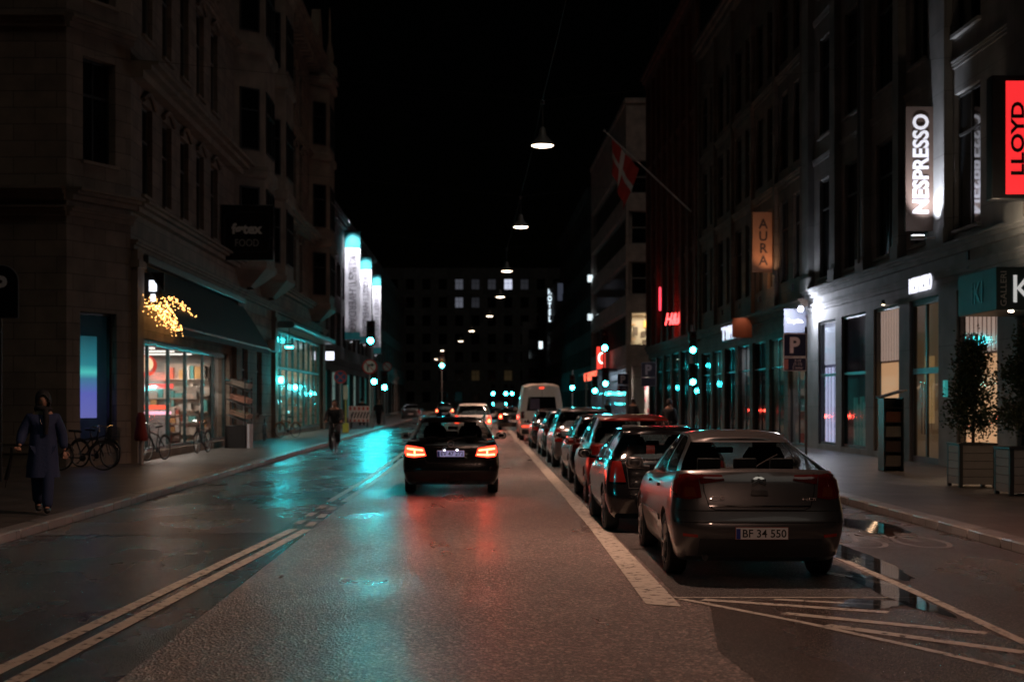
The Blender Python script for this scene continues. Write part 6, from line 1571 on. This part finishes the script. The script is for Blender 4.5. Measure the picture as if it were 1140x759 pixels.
# ================================================================== BICYCLES
def bicycle(label, loc_, rz, col, group='bicycles by the left shops', basket=False, tilt=0, lit=False):
    t_ = thing('bicycle', label, 'bicycle', loc_, rz, group=group); t_.rotation_euler = (0, tilt, rz)
    for yy in (-.52, .52):
        mb = MB(); mb.tube([(0, yy+.33*math.cos(a*math.pi/14), .345+.33*math.sin(a*math.pi/14)) for a in range(28)], .018, 8, closed=True); w_ = mb.build('wheel', rubber, t_, smooth=40)
        mb = MB(); mb.tube([(0, yy+.31*math.cos(a*math.pi/14), .345+.31*math.sin(a*math.pi/14)) for a in range(28)], .009, 6, closed=True)
        for a in range(16): mb.cyl((0, yy, .345), (0, yy+.31*math.cos(a*math.pi/8), .345+.31*math.sin(a*math.pi/8)), .0022, seg=4, caps=False)
        mb.cyl((-.03, yy, .345), (.03, yy, .345), .018); mb.build('rim', grey_metal, w_, smooth=40)
        mb = MB(); mb.tube([(0, yy+.37*math.cos(a), .345+.37*math.sin(a)) for a in [R(20+k*14) for k in range(11)]], .02, 6); mb.build('mudguard', col, t_, smooth=40)
    mb = MB()
    for a, b in (((0, -.02, .3), (0, .14, .82)), ((0, -.02, .3), (0, -.36, .72)), ((0, .1, .7), (0, -.38, .82)), ((0, .52, .345), (0, -.02, .3)), ((0, .52, .345), (0, .12, .72)), ((0, -.39, .95), (0, -.36, .7))): mb.cyl(a, b, .018)
    mb.build('frame', col, t_, smooth=40)
    mb = MB(); mb.tube([(0, -.38, .8), (.04, -.42, .62), (.05, -.52, .345)], .013); mb.tube([(0, -.38, .8), (-.04, -.42, .62), (-.05, -.52, .345)], .013); mb.build('fork', col, t_, smooth=40)
    mb = MB(); mb.tube([(-.29, -.22, 1.03), (-.24, -.36, 1.06), (0, -.41, 1.03), (.24, -.36, 1.06), (.29, -.22, 1.03)], .012); mb.cyl((0, -.41, .92), (0, -.41, 1.03), .015); mb.build('handlebar', chrome, t_, smooth=40)
    mb = MB(); rows = [[(w_*math.cos(a), y_, z_+.03*math.sin(a)) for a in [k*math.pi/5 for k in range(10)]] for y_, w_, z_ in ((.0, .02, .93), (.08, .04, .95), (.2, .09, .96), (.28, .08, .96), (.3, .02, .95))]
    mb.grid(rows, closed=True); mb.cyl((0, .16, .93), (0, .14, .8), .014); mb.build('saddle', black, t_, smooth=60)
    mb = MB(); mb.lathe([(0, -.01), (.08, -.01), (.08, .01), (0, .01)], (.04, -.02, .3), (1, 0, 0), seg=16); mb.cyl((.06, -.02, .3), (.06, .1, .18), .01); mb.cyl((-.06, -.02, .3), (-.06, -.14, .42), .01); mb.box(.06, .14, .07, .13, .165, .19); mb.box(-.14, -.06, -.17, -.11, .41, .435); mb.build('crank', dark_metal, t_)
    if basket:
        mb = MB()
        for k in range(7): x = -.17+k*.057; mb.tube([(x, -.48, 1.0), (x*.85, -.5, .78), (x*.85, -.7, .78), (x, -.74, 1.0)], .004, 4)
        for z_ in (1.0, .93, .86, .8): s_ = .85+.15*(z_-.78)/.22; mb.tube([(-.17*s_, -.48, z_), (.17*s_, -.48, z_), (.17*s_, -.73, z_), (-.17*s_, -.73, z_)], .004, 4, closed=True)
        mb.build('basket', dark_metal, t_)
    if lit: mb = MB(); mb.lathe([(0, 0), (.025, 0), (.03, .03), (0, .03)], (0, -.46, .9), (0, 1, 0), seg=10); mb.build('lamp', emat('bike_lamp', (1, .8, .3), .0), t_)
    return t_
bk = pmat('bike_black', (.015, .015, .017), .3); bo_ = pmat('bike_orange', (.35, .12, .03), .35)
bicycle('dark bicycle ridden by the cyclist', (cyx, 48.5, 0), 0, bk, group='bicycles')
bicycle('bicycle with a front basket under the teal display window', (-9.6, 36.2, .12), R(60), bk, basket=True)
bicycle('dark bicycle leaning beside the display window, behind the blue coat', (-9.5, 34.6, .12), R(100), bk)
bicycle('bicycle with a black basket in front of the supermarket window', (at(178, 500, 41).x, 40.5, .12), R(-15), bk, basket=True)
bicycle('dark bicycle leaning farther along the supermarket window', (at(222, 495, 46.5).x+.1, 46.5, .12), R(-8), bk)
bicycle('orange framed bicycle by the near end of the glass shop front', (-8.6, 65.6, .12), R(-35), bo_)
bicycle('dark bicycle against the wall between the two shops', (-8.9, 60.5, .12), R(5), bk)

# ================================================================== SMALL STREET THINGS
# covered bollard
p = at(157, 520, 38); t_ = thing('bollard', 'pale post with a dark red cloth tied round its top by the supermarket corner', 'post', (p.x, 38, .12))
MB().cyl((0, 0, 0), (0, 0, 1.1), .05, .045).build('post', pmat('pale_post', (.35, .3, .27), .5), t_, smooth=40)
mb = MB(); mb.lathe([(.02, 1.38), (.08, 1.36), (.13, 1.2), (.12, 1.05), (.17, .85), (.18, .68), (.15, .62)], (0, 0, 0), seg=14); o = mb.build('cloth', pmat('red_cloth', (.2, .02, .015), .8, bump=.6, bscale=12), t_, smooth=60)
# produce stand
t_ = thing('produce_stand', 'stepped black stand outside the far end of the supermarket window', 'stand', (-8.55, 51.0, .12))
mb = MB()
for x in (-.35, .35):
    mb.cyl((x, 0, 0), (x, 0, 2.5), .025); mb.cyl((x, 1.5, 0), (x, 1.5, 2.5), .025); mb.cyl((x, 0, 2.4), (x, 1.5, 2.4), .02)
mb.build('frame', black, t_)
for k, z in enumerate((.9, 1.45, 2.0)):
    mb = MB(); mb.quad((-.35, .02, z+.3), (-.35, 1.5, z+.3), (.45, 1.5, z), (.45, .02, z)); o = mb.build('shelf', pmat('shelf_grey', (.1, .1, .1), .5), t_); o.modifiers.new('s', 'SOLIDIFY').thickness = .02
MB().box(-.34, .4, .05, 1.45, .0, .8).build('base_box', black, t_, bevel=.02)
mb = MB()
for y in (.05, .55): mb.cyl((.48, y, 0), (.48, y, .85), .06, seg=14)
mb.build('white_tube', pmat('white_tube', (.55, .55, .6), .4), t_, smooth=40)
cr0 = None
for k, (z, c_, lab) in enumerate(((1.12, (.35, .22, .16), 'wooden crate on the lowest shelf of the produce stand'), (1.67, (.5, .25, .18), 'pinkish crate on the middle shelf of the produce stand'), (2.2, (.4, .35, .3), 'pale crate on the top shelf of the produce stand'))):
    cr_ = thing('crate', lab, 'crate', (-8.5, 51.75, .12+z), group='crates on the produce stand')
    cmx = pmat('crate_%d' % k, c_, .7); mb = MB()
    for s_ in (-1, 1):
        for zz in (0.02, .11): mb.box(-.3, .34, s_*.6-.012, s_*.6+.012, zz, zz+.07)
    for x in (-.3, .32):
        for zz in (.02, .11): mb.box(x-.01, x+.01, -.588, .588, zz, zz+.07)
    mb.box(-.29, .31, -.58, .58, 0, .018); mb.build('slats', cmx, cr_); cr_.rotation_euler = (0, R(18), 0)
    mb = MB(); rr = random.Random(k)
    for j in range(40):
        c = Vector((rr.uniform(-.24, .26), rr.uniform(-.52, .52), .07+rr.random()*.06)); mb.lathe([(0, -.045), (.035, -.03), (.048, 0), (.035, .03), (0, .045)], c, seg=8)
    o = mb.build('fruit', pmat('fruit_%d' % k, ((.1, .2, .12), (.6, .25, .15), (.3, .35, .3))[k], .4), cr_, smooth=60); o['kind'] = 'stuff'
# bike rack
t_ = thing('bike_stand', 'thin pale metal rail stand beside the produce stand', 'rail', (at(258, 500, 53).x+.35, 53.6, .12))
mb = MB(); mb.tube([(0, 0, 0), (0, 0, 1.55)], .025); mb.tube([(.32, 0, 0), (.32, 0, 1.55)], .025); mb.tube([(-.05, 0, .95), (.36, 0, .95)], .02); mb.build('rail', grey_metal, t_, smooth=40)

# planters with clipped bushes
def planter(label, X, Y, s=.72, h=.86):
    t_ = thing('planter', label, 'planter', (X, Y, .12), group='planters by the shop door')
    pm = pmat('grey_planter_wood', (.2, .185, .17), .6, bump=.3, bscale=20); mb = MB()
    n = 5
    for k in range(n):
        z0 = .06+k*(h-.1)/n; z1 = z0+(h-.1)/n-.008
        mb.box(.05, s-.05, -.0, .03, z0, z1); mb.box(.05, s-.05, s-.03, s, z0, z1); mb.box(0, .03, .05, s-.05, z0, z1); mb.box(s-.03, s, .05, s-.05, z0, z1)
    mb.build('side_boards', pm, t_, bevel=.004)
    mb = MB()
    for x in (0, s-.06):
        for y in (0, s-.06): mb.box(x-.006, x+.066, y-.006, y+.066, 0, h-.03)
    mb.box(-.02, s+.02, -.02, .05, h-.04, h); mb.box(-.02, s+.02, s-.05, s+.02, h-.04, h); mb.box(-.02, .05, .052, s-.052, h-.04, h); mb.box(s-.05, s+.02, .052, s-.052, h-.04, h)
    mb.build('frame', dark_metal, t_)
    MB().box(.04, s-.04, .04, s-.04, .1, h-.08).build('soil', pmat('soil', (.02, .015, .012), .9, bump=.6), t_); return t_
def leafmat():
    m = bpy.data.materials.new('leaf_green'); m.use_nodes = True; t = m.node_tree; b = t.nodes['Principled BSDF']; L = t.links.new
    tc = t.nodes.new('ShaderNodeTexCoord'); n = t.nodes.new('ShaderNodeTexNoise'); n.inputs['Scale'].default_value = 5; L(tc.outputs['Object'], n.inputs['Vector'])
    r = t.nodes.new('ShaderNodeValToRGB'); L(n.outputs['Fac'], r.inputs[0]); r.color_ramp.elements[0].position = .35; r.color_ramp.elements[1].position = .65
    r.color_ramp.elements[0].color = (.015, .03, .012, 1); r.color_ramp.elements[1].color = (.05, .07, .025, 1); L(r.outputs[0], b.inputs['Base Color']); b.inputs['Roughness'].default_value = .5; return m
leaf = leafmat(); bark = pmat('bark', (.06, .045, .03), .9, bump=.6)
def bush(label, X, Y, z0, H, W_, seed, n=3800):
    t_ = thing('conical_bush', label, 'bush', (X, Y, z0), group='evergreens in the planters'); rr = random.Random(seed)
    mb = MB(); mb.tube([(0, 0, 0), (.02, .01, H*.5), (0, 0, H*.92)], [.035, .025, .008])
    tips = []
    for k in range(60):
        v = (k/60)**.9; z = .12*H+v*H*.82; r = W_*.5*(1-v)**.75*(.75+.5*rr.random())+.03; a = rr.random()*6.28
        p0 = Vector((0, 0, z-.08)); p1 = Vector((r*math.cos(a), r*math.sin(a), z+.08)); mb.tube([p0, p0.lerp(p1, .5)+Vector((0, 0, -.01)), p1], [.009, .006, .003], 4); tips.append((p0, p1))
    mb.build('trunk', bark, t_, smooth=40)
    mb = MB()
    for k in range(n):
        p0, p1 = tips[rr.randrange(60)]; c = p0.lerp(p1, rr.uniform(.15, 1.08)); sp = .07+.05*rr.random()
        c = c+Vector((rr.gauss(0, sp), rr.gauss(0, sp), rr.gauss(0, sp)))
        d = (c-Vector((0, 0, c.z-.2))).normalized(); d = (d+Vector((rr.gauss(0, .5), rr.gauss(0, .5), rr.gauss(0, .5)))).normalized()
        sd_ = d.cross(Vector((rr.gauss(0, 1), rr.gauss(0, 1), rr.gauss(0, 1)))).normalized(); l = rr.uniform(.04, .075); w_ = l*.36; nn = d.cross(sd_)
        mb.quad(c, c+d*l*.5+sd_*w_+nn*.004, c+d*l, c+d*l*.5-sd_*w_+nn*.004)
    me = mb.mesh('crown', leaf); o = link(bpy.data.objects.new('crown', me), t_); return t_
pA = (at(1055, 543, 27.8).x+.23, 27.8); pB = (at(1112, 553, 25.3).x+.2, 25.3)
planter('grey wooden planter box left of the right edge one', *pA); planter('grey wooden planter box at the right edge of the photo', *pB, s=.76)
bush('narrow pointed evergreen in the left planter box', pA[0]+.4, pA[1]+.4, .95, 2.1, .78, 1, 8500); bush('broader evergreen in the right edge planter box', pB[0]+.55, pB[1]+.4, .95, 2.3, 1.35, 2, 13000)
# menu kiosk
p = at(984, 525, 34.3); t_ = thing('newspaper_stand', 'tall narrow dark stand with a tilted lid and shelves by the coffee shop door', 'stand', (p.x, 34.3, .12))
mb = MB(); mb.box(0, .03, 0, .5, 0, 1.75); mb.box(.45, .48, 0, .5, 0, 1.75); mb.box(.03, .45, .47, .5, 0, 1.75)
mb.build('case', pmat('dark_teal_case', (.03, .045, .045), .35), t_)
mb = MB()
for z in (.1, .45, .8, 1.15, 1.5): mb.box(.031, .449, .01, .469, z, z+.02)
mb.build('shelf', black, t_)
mb = MB(); mb.quad((-.06, -.08, 1.74), (.54, -.08, 1.92), (.54, .55, 1.92), (-.06, .55, 1.74)); o = mb.build('lid', black, t_); o.modifiers.new('s', 'SOLIDIFY').thickness = .03
for k, (z, c_) in enumerate(((1.17, (.3, .1, .05)), (.82, (.35, .28, .22)), (.47, (.15, .08, .06)), (.12, (.3, .26, .22)))):
    nb = thing('magazine_stack', ['stack of rusty red papers on the top shelf of the stand', 'stack of pale papers on the second shelf of the stand', 'stack of brown papers on the third shelf of the stand', 'stack of beige papers on the bottom shelf of the stand'][k], 'papers', (p.x+.05, 34.33, .12+z+.003), group='papers in the stand')
    mb = MB()
    for j in range(5): mb.box(.0+.004*j, .37, .0+.005*(j % 2), .4, j*.05, j*.05+.046)
    mb.build('papers', pmat('paper_%d' % k, c_, .7), nb)
t_ = thing('intercom', 'small teal lit intercom box on the pillar beside the coffee shop door', 'box', (11.96, 36.6, 1.9)); MB().box(-.05, .03, -.08, .08, 0, .42).build('panel', emat('teal_box', (.1, .8, .75), .25), t_, bevel=.01)

# people at right and far
person('dark haired person in black standing on the right pavement behind the parked cars', (at(745, 470, 50).x, 50, .12), 1.72, stand, (.01, .01, .012), (.01, .01, .012), (.02, .012, .01), rz=R(150))
person('person in a black jacket right of the small P sign', (at(705, 470, 74).x, 74, .12), 1.75, stand, (.012, .014, .018), (.01, .01, .012), (.02, .015, .01), rz=R(170))
person('person in a pink red top in front of the lit shop window', (at(697+14, 470, 104).x-.3, 104, .0), 1.75, walk, (.5, .05, .08), (.03, .03, .05), (.03, .02, .01), rz=R(-30))
person('person in black left of the pink red top, by the shop corner', (at(676, 470, 96).x, 96, .12), 1.7, stand, (.012, .012, .014), (.01, .01, .012), (.02, .015, .01), rz=R(20))
person('dark clothed pedestrian behind the striped barrier', (at(403, 470, 96).x, 96, .12), 1.85, stand, (.008, .012, .014), (.01, .01, .012), (.02, .015, .01), rz=R(190))
person('person with a pale scarf walking at the far left kerb by the short signal', (at(425, 470, 97).x-.2, 97, .12), 1.75, walk, (.014, .014, .016), (.012, .012, .014), (.1, .06, .03), rz=R(5))
# ================================================================== NIGHT HAZE
def haze(density):
    mb = MB(); mb.box(-75, 75, -45, 320, -2, 46)
    m = bpy.data.materials.new('night_haze'); m.use_nodes = True; t = m.node_tree; t.nodes.clear()
    o = t.nodes.new('ShaderNodeOutputMaterial'); v = t.nodes.new('ShaderNodeVolumePrincipled'); v.inputs['Density'].default_value = density; v.inputs['Color'].default_value = (.8, .85, .9, 1); v.inputs['Anisotropy'].default_value = .3
    t.links.new(v.outputs[0], o.inputs['Volume'])
    ob = mb.build('haze', m); ob['kind'] = 'stuff'
HAZE = 0
if HAZE: haze(HAZE)
